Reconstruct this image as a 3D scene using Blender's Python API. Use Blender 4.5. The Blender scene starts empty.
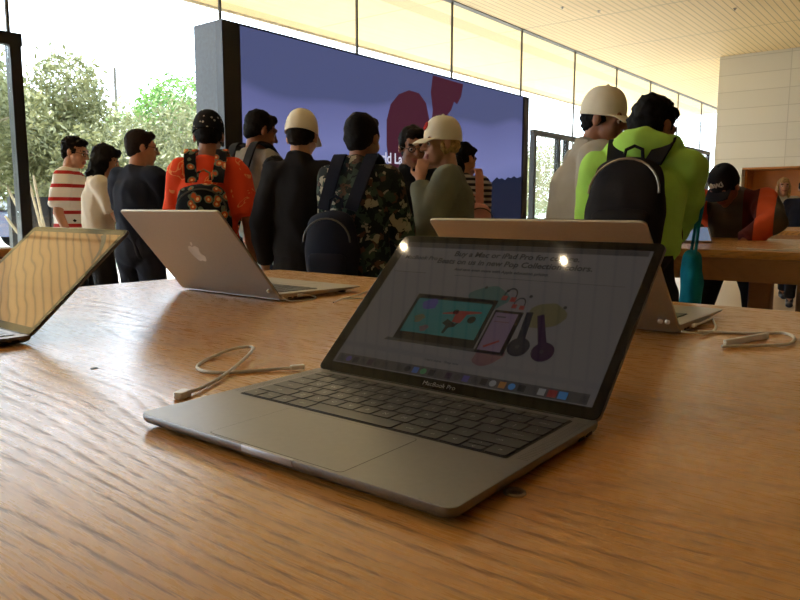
import bpy, math, random
import numpy as np
from mathutils import Vector, Matrix, noise
random.seed(7); np.random.seed(7)
PI = math.pi
SC = bpy.context.scene
COL = SC.collection
T = 0.92            # table top height
HEAD = 0.6726       # camera heading from the X axis; X runs along the glass wall, Y towards it

def R(d): return math.radians(d)
def lin(c):
    return tuple((v/255/12.92 if v/255 <= .04045 else ((v/255+.055)/1.055)**2.4) for v in c)+(1,)

# ---------------------------------------------------------------- materials
def newmat(name):
    m = bpy.data.materials.new(name); m.use_nodes = True
    nt = m.node_tree
    return m, nt, nt.nodes['Principled BSDF']
def N(nt, t, **kw):
    n = nt.nodes.new(t)
    for k, v in kw.items():
        if k in n.inputs: n.inputs[k].default_value = v
        else: setattr(n, k, v)
    return n
def ramp(nt, stops, interp='LINEAR'):
    r = nt.nodes.new('ShaderNodeValToRGB'); r.color_ramp.interpolation = interp
    e = r.color_ramp.elements
    while len(e) < len(stops): e.new(0.5)
    for el, (p, c) in zip(e, stops): el.position = p; el.color = c
    return r
def solid(name, rgb, rough=.6, metal=0, var=.12, scale=30, bump=0, spec=.5, coat=0, sheen=0):
    m, nt, b = newmat(name)
    c = lin(rgb)
    L = nt.links.new
    tc = N(nt, 'ShaderNodeTexCoord'); nz = N(nt, 'ShaderNodeTexNoise', Scale=scale, Detail=4)
    L(tc.outputs['Object'], nz.inputs['Vector'])
    r = ramp(nt, [(.3, tuple(v*(1-var) for v in c[:3])+(1,)), (.7, tuple(min(1, v*(1+var)) for v in c[:3])+(1,))])
    L(nz.outputs['Fac'], r.inputs['Fac']); L(r.outputs['Color'], b.inputs['Base Color'])
    b.inputs['Roughness'].default_value = rough; b.inputs['Metallic'].default_value = metal
    b.inputs['Specular IOR Level'].default_value = spec; b.inputs['Coat Weight'].default_value = coat
    if sheen: b.inputs['Sheen Weight'].default_value = sheen
    if bump:
        bp = N(nt, 'ShaderNodeBump', Strength=bump, Distance=.002); L(nz.outputs['Fac'], bp.inputs['Height'])
        L(bp.outputs['Normal'], b.inputs['Normal'])
    return m
def cloth(name, rgb, var=.18):
    m = solid(name, rgb, .9, 0, var, 9, 0, .25)
    nt = m.node_tree; L = nt.links.new; b = nt.nodes['Principled BSDF']
    tc = N(nt, 'ShaderNodeTexCoord'); n2 = N(nt, 'ShaderNodeTexNoise', Scale=420, Detail=2)
    L(tc.outputs['Object'], n2.inputs['Vector'])
    bp = N(nt, 'ShaderNodeBump', Strength=.25, Distance=.001); L(n2.outputs['Fac'], bp.inputs['Height']); L(bp.outputs['Normal'], b.inputs['Normal'])
    return m
def emit(name, rgb, strength=1.0, rough=.12, base=(8, 8, 9), spec=.5):
    m, nt, b = newmat(name)
    b.inputs['Base Color'].default_value = lin(base)
    b.inputs['Roughness'].default_value = rough
    b.inputs['Specular IOR Level'].default_value = spec
    b.inputs['Emission Color'].default_value = lin(rgb); b.inputs['Emission Strength'].default_value = strength
    return m
def pattern(name, kind, rough=.9):
    """clothing prints, in the wearer's own coordinates"""
    m, nt, b = newmat(name); L = nt.links.new
    b.inputs['Roughness'].default_value = rough; b.inputs['Specular IOR Level'].default_value = .25
    tc = N(nt, 'ShaderNodeTexCoord')
    if kind in ('red_stripe', 'navy_stripe'):
        sx = N(nt, 'ShaderNodeSeparateXYZ'); L(tc.outputs['Object'], sx.inputs[0])
        mu = N(nt, 'ShaderNodeMath', operation='MULTIPLY'); mu.inputs[1].default_value = 10.2 if kind == 'red_stripe' else 26
        L(sx.outputs['Z'], mu.inputs[0]); fr = N(nt, 'ShaderNodeMath', operation='FRACT'); L(mu.outputs[0], fr.inputs[0])
        if kind == 'red_stripe': r = ramp(nt, [(0, lin((244, 240, 234))), (.73, lin((190, 46, 44)))], 'CONSTANT')
        else: r = ramp(nt, [(0, lin((190, 188, 186))), (.5, lin((45, 48, 60)))], 'CONSTANT')
        L(fr.outputs[0], r.inputs['Fac'])
    elif kind == 'camo':
        nz = N(nt, 'ShaderNodeTexNoise', Scale=21, Detail=2.5, Roughness=.6, Distortion=.8); L(tc.outputs['Object'], nz.inputs['Vector'])
        vm = N(nt, 'ShaderNodeVectorMath', operation='MULTIPLY_ADD'); L(nz.outputs['Color'], vm.inputs[0]); vm.inputs[1].default_value = (.07, .07, .07); L(tc.outputs['Object'], vm.inputs[2])
        vo = N(nt, 'ShaderNodeTexVoronoi', Scale=36); L(vm.outputs[0], vo.inputs['Vector']); sp = N(nt, 'ShaderNodeSeparateXYZ'); L(vo.outputs['Color'], sp.inputs[0])
        r = ramp(nt, [(0, lin((28, 36, 38))), (.34, lin((60, 78, 70))), (.58, lin((88, 68, 60))), (.72, lin((34, 46, 44))), (.80, lin((158, 152, 134)))], 'CONSTANT')
        L(sp.outputs[0], r.inputs['Fac'])
    elif kind == 'floral':
        vo = N(nt, 'ShaderNodeTexVoronoi', Scale=22); L(tc.outputs['Object'], vo.inputs['Vector'])
        r = ramp(nt, [(0, lin((232, 200, 140))), (.26, lin((200, 92, 48))), (.42, lin((110, 122, 100))), (.54, lin((22, 24, 30)))], 'CONSTANT')
        nz = N(nt, 'ShaderNodeTexNoise', Scale=14); L(tc.outputs['Object'], nz.inputs['Vector'])
        ad = N(nt, 'ShaderNodeMath', operation='ADD'); L(vo.outputs['Distance'], ad.inputs[0])
        mu = N(nt, 'ShaderNodeMath', operation='MULTIPLY_ADD'); L(nz.outputs['Fac'], mu.inputs[0]); mu.inputs[1].default_value = .9; mu.inputs[2].default_value = -.36
        L(mu.outputs[0], ad.inputs[1]); L(ad.outputs[0], r.inputs['Fac'])
    elif kind == 'dots':
        vo = N(nt, 'ShaderNodeTexVoronoi', Scale=34); L(tc.outputs['Object'], vo.inputs['Vector'])
        r = ramp(nt, [(0, lin((170, 170, 165))), (.2, lin((18, 19, 23)))], 'CONSTANT'); L(vo.outputs['Distance'], r.inputs['Fac'])
    elif kind == 'blocks':
        sx = N(nt, 'ShaderNodeSeparateXYZ'); L(tc.outputs['Object'], sx.inputs[0])
        ma = N(nt, 'ShaderNodeMath', operation='ADD'); L(sx.outputs['X'], ma.inputs[0]); ma.inputs[1].default_value = .5
        r = ramp(nt, [(0, lin((84, 82, 74))), (.235, lin((206, 84, 44))), (.335, lin((92, 38, 36))), (.42, lin((84, 82, 74))), (.62, lin((206, 84, 44))), (.70, lin((84, 82, 74)))], 'CONSTANT'); L(ma.outputs[0], r.inputs['Fac'])
    elif kind == 'graphic':
        nz = N(nt, 'ShaderNodeTexNoise', Scale=9, Detail=3, Distortion=1.5); L(tc.outputs['Object'], nz.inputs['Vector'])
        r = ramp(nt, [(0, lin((232, 74, 34))), (.60, lin((236, 78, 36))), (.61, lin((240, 150, 90))), (.66, lin((226, 70, 34)))], 'CONSTANT'); L(nz.outputs['Fac'], r.inputs['Fac'])
    L(r.outputs['Color'], b.inputs['Base Color'])
    return m
def wood(name, c0, c1, c2, along='Y', rough=.36, strong=1.0, bump=.09, coat=0.0):
    """open grained oak: long cathedral figure, dark pores, gloss that follows the grain"""
    m, nt, b = newmat(name); L = nt.links.new
    tc = N(nt, 'ShaderNodeTexCoord')
    mp = N(nt, 'ShaderNodeMapping'); L(tc.outputs['Object'], mp.inputs['Vector'])
    def sc(k, a): return (k, a, k) if along == 'Y' else (a, k, k)
    mp.inputs['Scale'].default_value = sc(3.4, .75)
    n1 = N(nt, 'ShaderNodeTexNoise', Scale=1.0, Detail=2, Roughness=.4, Distortion=.25); L(mp.outputs[0], n1.inputs['Vector'])
    sx = N(nt, 'ShaderNodeSeparateXYZ'); L(tc.outputs['Object'], sx.inputs[0])
    ax = N(nt, 'ShaderNodeMath', operation='MULTIPLY'); L(sx.outputs['X' if along == 'Y' else 'Y'], ax.inputs[0]); ax.inputs[1].default_value = 58
    k = N(nt, 'ShaderNodeMath', operation='MULTIPLY_ADD'); k.inputs[1].default_value = 38; L(n1.outputs['Fac'], k.inputs[0]); L(ax.outputs[0], k.inputs[2])
    f = N(nt, 'ShaderNodeMath', operation='FRACT'); L(k.outputs[0], f.inputs[0])
    m2 = N(nt, 'ShaderNodeMapping'); L(tc.outputs['Object'], m2.inputs['Vector']); m2.inputs['Scale'].default_value = sc(420, 34)
    n2 = N(nt, 'ShaderNodeTexNoise', Scale=1, Detail=3, Roughness=.6); L(m2.outputs[0], n2.inputs['Vector'])
    m3 = N(nt, 'ShaderNodeMapping'); L(tc.outputs['Object'], m3.inputs['Vector']); m3.inputs['Scale'].default_value = sc(7, .8)
    n3 = N(nt, 'ShaderNodeTexNoise', Scale=1, Detail=3); L(m3.outputs[0], n3.inputs['Vector'])
    rr = ramp(nt, [(0, (0, 0, 0, 1)), (.48, (.06, .06, .06, 1)), (.80, (1, 1, 1, 1)), (.92, (.8, .8, .8, 1)), (1, (0, 0, 0, 1))]); L(f.outputs[0], rr.inputs['Fac'])
    pr = ramp(nt, [(.42, (.15, .15, .15, 1)), (.60, (1, 1, 1, 1))]); L(n2.outputs['Fac'], pr.inputs['Fac'])
    pm = N(nt, 'ShaderNodeMath', operation='MULTIPLY'); L(rr.outputs['Color'], pm.inputs[0]); L(pr.outputs['Color'], pm.inputs[1])
    pa = N(nt, 'ShaderNodeMath', operation='MULTIPLY_ADD'); L(pr.outputs['Color'], pa.inputs[0]); pa.inputs[1].default_value = .10
    m4 = N(nt, 'ShaderNodeMapping'); L(tc.outputs['Object'], m4.inputs['Vector']); m4.inputs['Scale'].default_value = sc(2.6, .9); m4.inputs['Location'].default_value = (.4, .15, 0)
    n4 = N(nt, 'ShaderNodeTexNoise', Scale=1, Detail=1); L(m4.outputs[0], n4.inputs['Vector']); r4 = ramp(nt, [(.36, (.25, .25, .25, 1)), (.60, (1, 1, 1, 1))]); L(n4.outputs['Fac'], r4.inputs['Fac'])
    gy = N(nt, 'ShaderNodeMapRange'); L(sx.outputs['Y' if along == 'Y' else 'X'], gy.inputs[0]); gy.inputs[1].default_value = .45; gy.inputs[2].default_value = 1.1; gy.inputs[3].default_value = .22
    p5 = N(nt, 'ShaderNodeMath', operation='MULTIPLY'); L(pm.outputs[0], p5.inputs[0]); L(gy.outputs[0], p5.inputs[1])
    p4 = N(nt, 'ShaderNodeMath', operation='MULTIPLY'); L(p5.outputs[0], p4.inputs[0]); L(r4.outputs['Color'], p4.inputs[1]); L(p4.outputs[0], pa.inputs[2])
    base = N(nt, 'ShaderNodeMix', data_type='RGBA'); L(n3.outputs['Fac'], base.inputs[0])
    base.inputs[6].default_value = lin(c0); base.inputs[7].default_value = lin(c1)
    st = N(nt, 'ShaderNodeMath', operation='MULTIPLY', use_clamp=True); L(pa.outputs[0], st.inputs[0]); st.inputs[1].default_value = .62*strong
    mx = N(nt, 'ShaderNodeMix', data_type='RGBA'); L(st.outputs[0], mx.inputs[0]); L(base.outputs[2], mx.inputs[6]); mx.inputs[7].default_value = lin(c2)
    L(mx.outputs[2], b.inputs['Base Color'])
    ro = N(nt, 'ShaderNodeMath', operation='MULTIPLY_ADD'); L(st.outputs[0], ro.inputs[0]); ro.inputs[1].default_value = .3; ro.inputs[2].default_value = rough
    L(ro.outputs[0], b.inputs['Roughness'])
    b.inputs['Coat Weight'].default_value = coat; b.inputs['Coat Roughness'].default_value = .2
    bp = N(nt, 'ShaderNodeBump', Strength=bump, Distance=.0012, invert=True); L(st.outputs[0], bp.inputs['Height']); L(bp.outputs['Normal'], b.inputs['Normal']); L(bp.outputs['Normal'], b.inputs['Coat Normal'])
    return m
def slats(name, c0, c1, freq=9.0, rough=.6):
    """ceiling of narrow boards running along X with dark shadow gaps and wide butt joints"""
    m, nt, b = newmat(name); L = nt.links.new
    tc = N(nt, 'ShaderNodeTexCoord'); sx = N(nt, 'ShaderNodeSeparateXYZ'); L(tc.outputs['Object'], sx.inputs[0])
    mu = N(nt, 'ShaderNodeMath', operation='MULTIPLY'); mu.inputs[1].default_value = freq; L(sx.outputs['Y'], mu.inputs[0])
    fr = N(nt, 'ShaderNodeMath', operation='FRACT'); L(mu.outputs[0], fr.inputs[0])
    g1 = ramp(nt, [(0, (1, 1, 1, 1)), (.16, (0, 0, 0, 1))], 'CONSTANT'); L(fr.outputs[0], g1.inputs['Fac'])
    m2 = N(nt, 'ShaderNodeMath', operation='MULTIPLY'); m2.inputs[1].default_value = .4; L(sx.outputs['X'], m2.inputs[0])
    f2 = N(nt, 'ShaderNodeMath', operation='FRACT'); L(m2.outputs[0], f2.inputs[0])
    g2 = ramp(nt, [(0, (1, 1, 1, 1)), (.012, (0, 0, 0, 1))], 'CONSTANT'); L(f2.outputs[0], g2.inputs['Fac'])
    mx0 = N(nt, 'ShaderNodeMath', operation='MAXIMUM'); L(g1.outputs['Color'], mx0.inputs[0]); L(g2.outputs['Color'], mx0.inputs[1])
    nz = N(nt, 'ShaderNodeTexNoise', Scale=1.5, Detail=5); mp = N(nt, 'ShaderNodeMapping'); mp.inputs['Scale'].default_value = (.6, 9, 1)
    L(tc.outputs['Object'], mp.inputs['Vector']); L(mp.outputs[0], nz.inputs['Vector'])
    a = N(nt, 'ShaderNodeMix', data_type='RGBA'); L(nz.outputs['Fac'], a.inputs[0]); a.inputs[6].default_value = lin(c0); a.inputs[7].default_value = lin(c1)
    c = N(nt, 'ShaderNodeMix', data_type='RGBA'); L(mx0.outputs[0], c.inputs[0]); L(a.outputs[2], c.inputs[6]); c.inputs[7].default_value = lin(tuple(v*.76 for v in c0))
    L(c.outputs[2], b.inputs['Base Color']); b.inputs['Roughness'].default_value = rough
    bp = N(nt, 'ShaderNodeBump', Strength=.5, Distance=.01, invert=True); L(mx0.outputs[0], bp.inputs['Height']); L(bp.outputs['Normal'], b.inputs['Normal'])
    return m
def panels(name, c, dark, w, h, axes='YZ', off=0, mortar=.012):
    m, nt, b = newmat(name); L = nt.links.new
    tc = N(nt, 'ShaderNodeTexCoord'); sx = N(nt, 'ShaderNodeSeparateXYZ'); L(tc.outputs['Object'], sx.inputs[0])
    cb = N(nt, 'ShaderNodeCombineXYZ'); L(sx.outputs[axes[0]], cb.inputs[0]); L(sx.outputs[axes[1]], cb.inputs[1])
    br = N(nt, 'ShaderNodeTexBrick', offset=off); L(cb.outputs[0], br.inputs['Vector'])
    for k, v in (('Scale', 1), ('Brick Width', w), ('Row Height', h), ('Mortar Size', mortar), ('Mortar Smooth', .3)): br.inputs[k].default_value = v
    br.inputs['Color1'].default_value = lin(c); br.inputs['Color2'].default_value = lin(tuple(v*.97 for v in c)); br.inputs['Mortar'].default_value = lin(dark)
    L(br.outputs['Color'], b.inputs['Base Color']); b.inputs['Roughness'].default_value = .55
    bp = N(nt, 'ShaderNodeBump', Strength=.4, Distance=.01, invert=True); L(br.outputs['Fac'], bp.inputs['Height']); L(bp.outputs['Normal'], b.inputs['Normal'])
    return m
def thin_glass(name, tint=(1, 1, 1), refl=1.0):
    m, nt, b = newmat(name); L = nt.links.new; nt.nodes.remove(b)
    tr = N(nt, 'ShaderNodeBsdfTransparent'); tr.inputs[0].default_value = tint+(1,)
    gl = N(nt, 'ShaderNodeBsdfGlossy', Roughness=.0); fz = N(nt, 'ShaderNodeFresnel', IOR=1.5); ge = N(nt, 'ShaderNodeNewGeometry'); io = N(nt, 'ShaderNodeMapRange'); io.inputs[3].default_value = 1.5; io.inputs[4].default_value = 1/1.5; L(ge.outputs['Backfacing'], io.inputs[0]); L(io.outputs[0], fz.inputs[0])
    mu = N(nt, 'ShaderNodeMath', operation='MULTIPLY', use_clamp=True); mu.inputs[1].default_value = refl; L(fz.outputs[0], mu.inputs[0])
    mx = N(nt, 'ShaderNodeMixShader'); L(mu.outputs[0], mx.inputs[0]); L(tr.outputs[0], mx.inputs[1]); L(gl.outputs[0], mx.inputs[2])
    L(mx.outputs[0], nt.nodes['Material Output'].inputs[0])
    return m
def leafmat(name, c0, c1):
    m, nt, b = newmat(name); L = nt.links.new
    tc = N(nt, 'ShaderNodeTexCoord'); nz = N(nt, 'ShaderNodeTexNoise', Scale=5, Detail=3); L(tc.outputs['Object'], nz.inputs['Vector'])
    r = ramp(nt, [(.35, lin(c0)), (.65, lin(c1))]); L(nz.outputs['Fac'], r.inputs['Fac'])
    L(r.outputs['Color'], b.inputs['Base Color']); b.inputs['Roughness'].default_value = .55
    t = N(nt, 'ShaderNodeBsdfTranslucent'); L(r.outputs['Color'], t.inputs[0])
    mx = N(nt, 'ShaderNodeMixShader'); mx.inputs[0].default_value = .22; L(b.outputs[0], mx.inputs[1]); L(t.outputs[0], mx.inputs[2])
    L(mx.outputs[0], nt.nodes['Material Output'].inputs[0])
    return m

# ---------------------------------------------------------------- mesh helpers
class MB:
    def __init__(s): s.v = []; s.f = []; s.mi = []
    def add(s, vs, fs, mi=0):
        o = len(s.v); s.v += [tuple(v) for v in vs]; s.f += [tuple(i+o for i in f) for f in fs]; s.mi += [mi]*len(fs); return s
    def box(s, a, b, mi=0):
        (x0, y0, z0), (x1, y1, z1) = a, b
        return s.add([(x0,y0,z0),(x1,y0,z0),(x1,y1,z0),(x0,y1,z0),(x0,y0,z1),(x1,y0,z1),(x1,y1,z1),(x0,y1,z1)],
              [(0,3,2,1),(4,5,6,7),(0,1,5,4),(1,2,6,5),(2,3,7,6),(3,0,4,7)], mi)
    def prism(s, pts, z0, z1, mi=0, bev=0.0):
        """outline pts (ccw) extruded z0..z1 with bevelled rims"""
        n = len(pts); c = np.mean(np.array(pts), 0)
        def inset(d):
            out = []
            for i in range(n):
                p = np.array(pts[i]); a = np.array(pts[i-1]); b = np.array(pts[(i+1) % n])
                t = b-a; t = t/(np.hypot(*t)+1e-12); out.append(p+np.array([-t[1], t[0]])*d)
            return out
        if bev: lay = [(inset(bev), z0), (inset(bev*.3), z0+bev*.3), (pts, z0+bev), (pts, z1-bev), (inset(bev*.3), z1-bev*.3), (inset(bev), z1)]
        else: lay = [(pts, z0), (pts, z1)]
        vs = []; fs = []
        for q, z in lay: vs += [(p[0], p[1], z) for p in q]
        for k in range(len(lay)-1):
            for i in range(n):
                j = (i+1) % n; fs.append((k*n+i, k*n+j, (k+1)*n+j, (k+1)*n+i))
        fs.append(tuple(range(n))[::-1]); fs.append(tuple((len(lay)-1)*n+i for i in range(n)))
        return s.add(vs, fs, mi)
    def tube(s, pts, r, n=10, mi=0, caps=True):
        pts = [Vector(p) for p in pts]; rs = r if isinstance(r, (list, tuple)) else [r]*len(pts)
        vs = []; fs = []; up = Vector((0, 0, 1))
        for i, p in enumerate(pts):
            d = (pts[min(i+1, len(pts)-1)]-pts[max(i-1, 0)]).normalized()
            if abs(d.dot(up)) > .95: up = Vector((1, 0, 0)) if abs(d.x) < .9 else Vector((0, 1, 0))
            sd = d.cross(up).normalized(); u2 = sd.cross(d).normalized(); up = u2
            for k in range(n):
                a = 2*PI*k/n; vs.append(p+(sd*math.cos(a)+u2*math.sin(a))*rs[i])
        for i in range(len(pts)-1):
            for k in range(n): fs.append((i*n+k, i*n+(k+1) % n, (i+1)*n+(k+1) % n, (i+1)*n+k))
        if caps: fs.append(tuple(range(n))[::-1]); fs.append(tuple((len(pts)-1)*n+k for k in range(n)))
        return s.add(vs, fs, mi)
    def lathe(s, prof, c=(0, 0, 0), n=24, mi=0):
        vs = []; fs = []
        for r, z in prof:
            for k in range(n): a = 2*PI*k/n; vs.append((c[0]+r*math.cos(a), c[1]+r*math.sin(a), c[2]+z))
        for i in range(len(prof)-1):
            for k in range(n): fs.append((i*n+k, i*n+(k+1) % n, (i+1)*n+(k+1) % n, (i+1)*n+k))
        fs.append(tuple(range(n))[::-1]); fs.append(tuple((len(prof)-1)*n+k for k in range(n)))
        return s.add(vs, fs, mi)
    def ell(s, c, r, M=None, n=14, m=9, mi=0):
        vs = []; fs = []; M = M or Matrix.Identity(3); c = Vector(c)
        for i in range(m+1):
            t = PI*i/m
            for k in range(n):
                a = 2*PI*k/n; vs.append(c+M@Vector((r[0]*math.sin(t)*math.cos(a), r[1]*math.sin(t)*math.sin(a), -r[2]*math.cos(t))))
        for i in range(m):
            for k in range(n): fs.append((i*n+k, i*n+(k+1) % n, (i+1)*n+(k+1) % n, (i+1)*n+k))
        return s.add(vs, fs, mi)
    def seg(s, a, b, ra, rb, side=(1, 0, 0), capk=1.0, n=14):
        """tapered capsule a->b; radii may be (across, deep) pairs"""
        a = Vector(a); b = Vector(b); ra = ra if isinstance(ra, tuple) else (ra, ra); rb = rb if isinstance(rb, tuple) else (rb, rb)
        d = (b-a); L_ = d.length; d = d/L_ if L_ > 1e-9 else Vector((0, 0, 1)); x = Vector(side)-d*d.dot(Vector(side))
        if x.length < 1e-3: x = d.orthogonal()
        x.normalize(); y = d.cross(x); vs = []; rings = []
        for t in (90, 66, 44, 22, 0):
            q = R(t); rings.append((a-d*min(ra)*capk*math.sin(q), max(math.cos(q), .02), ra))
        for t in (0, 22, 44, 66, 90):
            q = R(t); rings.append((b+d*min(rb)*capk*math.sin(q), max(math.cos(q), .02), rb))
        for c, k, r in rings:
            for i in range(n): w = 2*PI*i/n; vs.append(c+x*math.cos(w)*r[0]*k+y*math.sin(w)*r[1]*k)
        fs = []
        for j in range(len(rings)-1):
            for i in range(n): fs.append((j*n+i, j*n+(i+1) % n, (j+1)*n+(i+1) % n, (j+1)*n+i))
        fs.append(tuple(range(n))[::-1]); fs.append(tuple((len(rings)-1)*n+i for i in range(n)))
        return s.add(vs, fs)
    def mesh(s, name):
        me = bpy.data.meshes.new(name); me.from_pydata(s.v, [], s.f); me.polygons.foreach_set('material_index', s.mi); me.update(); return me
    def build(s, name, mats, parent=None, smooth=False, loc=None, rot=None, sharp=30):
        me = s.mesh(name); return link(name, me, mats, parent, smooth, loc, rot, sharp)
def link(name, me, mats, parent=None, smooth=False, loc=None, rot=None, sharp=30):
    for m in (mats if isinstance(mats, (list, tuple)) else [mats]): me.materials.append(m)
    if smooth:
        if sharp: me.set_sharp_from_angle(angle=R(sharp))
        me.polygons.foreach_set('use_smooth', [len(p.vertices) < 7 for p in me.polygons])
    o = bpy.data.objects.new(name, me); COL.objects.link(o)
    if parent: o.parent = parent
    if loc is not None: o.location = loc
    if rot is not None: o.rotation_euler = rot
    return o
def tag(o, label, cat, group=None, kind=None):
    o['label'] = label; o['category'] = cat
    if group: o['group'] = group
    if kind: o['kind'] = kind
    return o
def empty(name, loc=(0, 0, 0), rz=0):
    o = bpy.data.objects.new(name, None); COL.objects.link(o); o.location = loc; o.rotation_euler = (0, 0, rz); o.empty_display_size = .1; return o
def struct(o, label=None, cat=None):
    o['kind'] = 'structure'
    if label: o['label'] = label; o['category'] = cat or 'structure'
    return o
def copy_tree(o, parent=None):
    c = o.copy(); COL.objects.link(c)
    if parent: c.parent = parent
    for ch in list(o.children): copy_tree(ch, c)
    return c
def rrect(x0, y0, x1, y1, r, n=6):
    out = []
    for cx, cy, a0 in ((x1-r, y0+r, -90), (x1-r, y1-r, 0), (x0+r, y1-r, 90), (x0+r, y0+r, 180)):
        for k in range(n+1): a = R(a0+90*k/n); out.append((cx+r*math.cos(a), cy+r*math.sin(a)))
    return out
def smooth_path(pts, n=8):
    P = [Vector(p) for p in pts]; out = []
    for i in range(len(P)-1):
        p0 = P[max(i-1, 0)]; p1 = P[i]; p2 = P[i+1]; p3 = P[min(i+2, len(P)-1)]
        for k in range(n):
            t = k/n; out.append(.5*((2*p1)+(p2-p0)*t+(2*p0-5*p1+4*p2-p3)*t*t+(3*p1-p0-3*p2+p3)*t**3))
    out.append(P[-1]); return out
def text_mesh(body, size, align='CENTER', extrude=0.0, bold=0.0, shear=0.0):
    cu = bpy.data.curves.new('lettering', 'FONT'); cu.body = body; cu.size = size; cu.align_x = align; cu.align_y = 'CENTER'; cu.extrude = extrude; cu.offset = bold; cu.shear = shear; cu.resolution_u = 3
    o = bpy.data.objects.new('lettering', cu); COL.objects.link(o); bpy.context.view_layer.update()
    me = bpy.data.meshes.new_from_object(o.evaluated_get(bpy.context.evaluated_depsgraph_get()))
    me.materials.clear()
    bpy.data.objects.remove(o); bpy.data.curves.remove(cu); return me
def remesh(mb, voxel, smooth_it=4, fac=.5, wob=0.0, wscale=9.0, dec=None, wfun=None):
    """weld overlapping solids into one continuous skin"""
    me = mb.mesh('skin'); o = bpy.data.objects.new('skin', me); COL.objects.link(o)
    m = o.modifiers.new('r', 'REMESH'); m.mode = 'VOXEL'; m.voxel_size = voxel; m.use_smooth_shade = True
    if smooth_it: s = o.modifiers.new('s', 'SMOOTH'); s.factor = fac; s.iterations = smooth_it
    bpy.context.view_layer.update()
    out = bpy.data.meshes.new_from_object(o.evaluated_get(bpy.context.evaluated_depsgraph_get()))
    bpy.data.objects.remove(o); bpy.data.meshes.remove(me); out.materials.clear()
    if wob or wfun:
        n = len(out.vertices); co = np.empty(n*3); out.vertices.foreach_get('co', co); no = np.empty(n*3); out.vertices.foreach_get('normal', no)
        co = co.reshape(-1, 3); no = no.reshape(-1, 3); d = np.empty(n)
        for i in range(n):
            p = Vector(co[i])
            if wfun: d[i] = wfun(p, no[i])
            else:
                q = Vector((p.x*wscale, p.y*wscale, p.z*wscale*.55+p.x*3)); w = noise.noise(q); d[i] = wob*(1-2.2*abs(w))+wob*.4*noise.noise(q*2.7)
        co += no*d[:, None]; out.vertices.foreach_set('co', co.ravel()); out.update()
    return out
LAMP_W, SKY, SUN, EXPO = 16, 9.3, 14.0, 0.12
# ---------------------------------------------------------------- palette
M_oak = wood('oak_table_top', (212, 158, 88), (200, 142, 72), (112, 72, 38), rough=.26, strong=1.6, coat=.3)
M_oak_edge = wood('oak_table_apron', (168, 118, 68), (152, 104, 58), (100, 64, 34), rough=.45, strong=.7)
M_niche = wood('orange_wood_panel', (196, 128, 56), (180, 112, 46), (130, 76, 30), rough=.5, strong=.5)
M_ceil = slats('ceiling_boards', (232, 208, 160), (218, 190, 138))
M_soffit = slats('soffit_boards', (238, 210, 152), (228, 194, 130), .4)
M_wall = panels('pale_stone_panels', (216, 208, 190), (192, 183, 164), 3.2, .372, mortar=.009)
M_rear = solid('brown_rear_wall', (120, 92, 64), .7)
M_plain = solid('warm_white_plaster', (206, 198, 184), .8)
M_floor = solid('pale_terrazzo', (196, 176, 148), .35, 0, .08, 60)
M_pave = solid('pale_concrete_paving', (214, 210, 202), .9, 0, .06, 3)
M_black = solid('black_anodised_frame', (20, 21, 24), .4, 0)
M_dark = solid('dark_metal_channel', (60, 56, 46), .5)
M_seal = solid('dark_silicone_joint', (70, 66, 58), .7)
M_glass = thin_glass('clear_sheet_glass', (.97, .99, .98), 1.0)
M_endgrey = solid('grey_blue_cladding', (88, 98, 112), .55)
M_alu_grey = solid('space_grey_aluminium', (128, 126, 125), .36, .85, .03, 200)
M_alu_silver = solid('silver_aluminium', (176, 172, 166), .36, .85, .03, 200)
M_bezel = solid('black_glass_bezel', (7, 7, 8), .04, 0, 0, 10, 0, .22)
M_key = solid('black_key_plastic', (33, 33, 35), .32, 0, .05, 80)
M_legend = solid('pale_key_legend', (176, 176, 172), .6)
M_well = solid('black_key_well', (14, 14, 15), .6)
M_rubber = solid('black_rubber', (22, 22, 22), .8)
M_white = solid('white_cable_plastic', (226, 224, 218), .45, 0, .03, 40)
M_plug = solid('bright_white_plug', (244, 246, 246), .3)
M_chin = solid('dim_grey_lettering', (84, 80, 76), .5)
M_notch = solid('lighter_notch_aluminium', (176, 176, 180), .4, .6)
M_logo = solid('polished_white_logo', (226, 224, 220), .25)
M_logo_dark = solid('polished_dark_logo', (48, 46, 45), .2, .8)
M_steel = solid('brushed_steel', (150, 142, 130), .3, .9)
M_lamp = emit('lamp_face', (255, 222, 160), 120)
M_skin = solid('light_tan_skin', (186, 134, 104), .55, 0, .08, 12)
M_skin2 = solid('brown_skin', (150, 100, 74), .55, 0, .08, 12)
M_lip = solid('lip', (150, 84, 74), .5)
M_brow = solid('dark_brow', (34, 26, 22), .8)
M_hair = solid('black_hair', (16, 13, 12), .75, 0, .4, 90, 1.0, .18)
M_hair_brown = solid('dark_brown_hair', (34, 24, 19), .75, 0, .4, 90, 1.0, .18)
M_hair_blonde = solid('sandy_hair', (176, 140, 90), .7, 0, .45, 60, 1.0, .2)
M_eyew = solid('eye_white', (214, 208, 200), .3)
M_iris = solid('dark_iris', (30, 20, 16), .2)
M_shoe = solid('dark_shoe', (40, 38, 40), .6)
M_shoew = solid('white_shoe', (200, 196, 190), .6)
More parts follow.
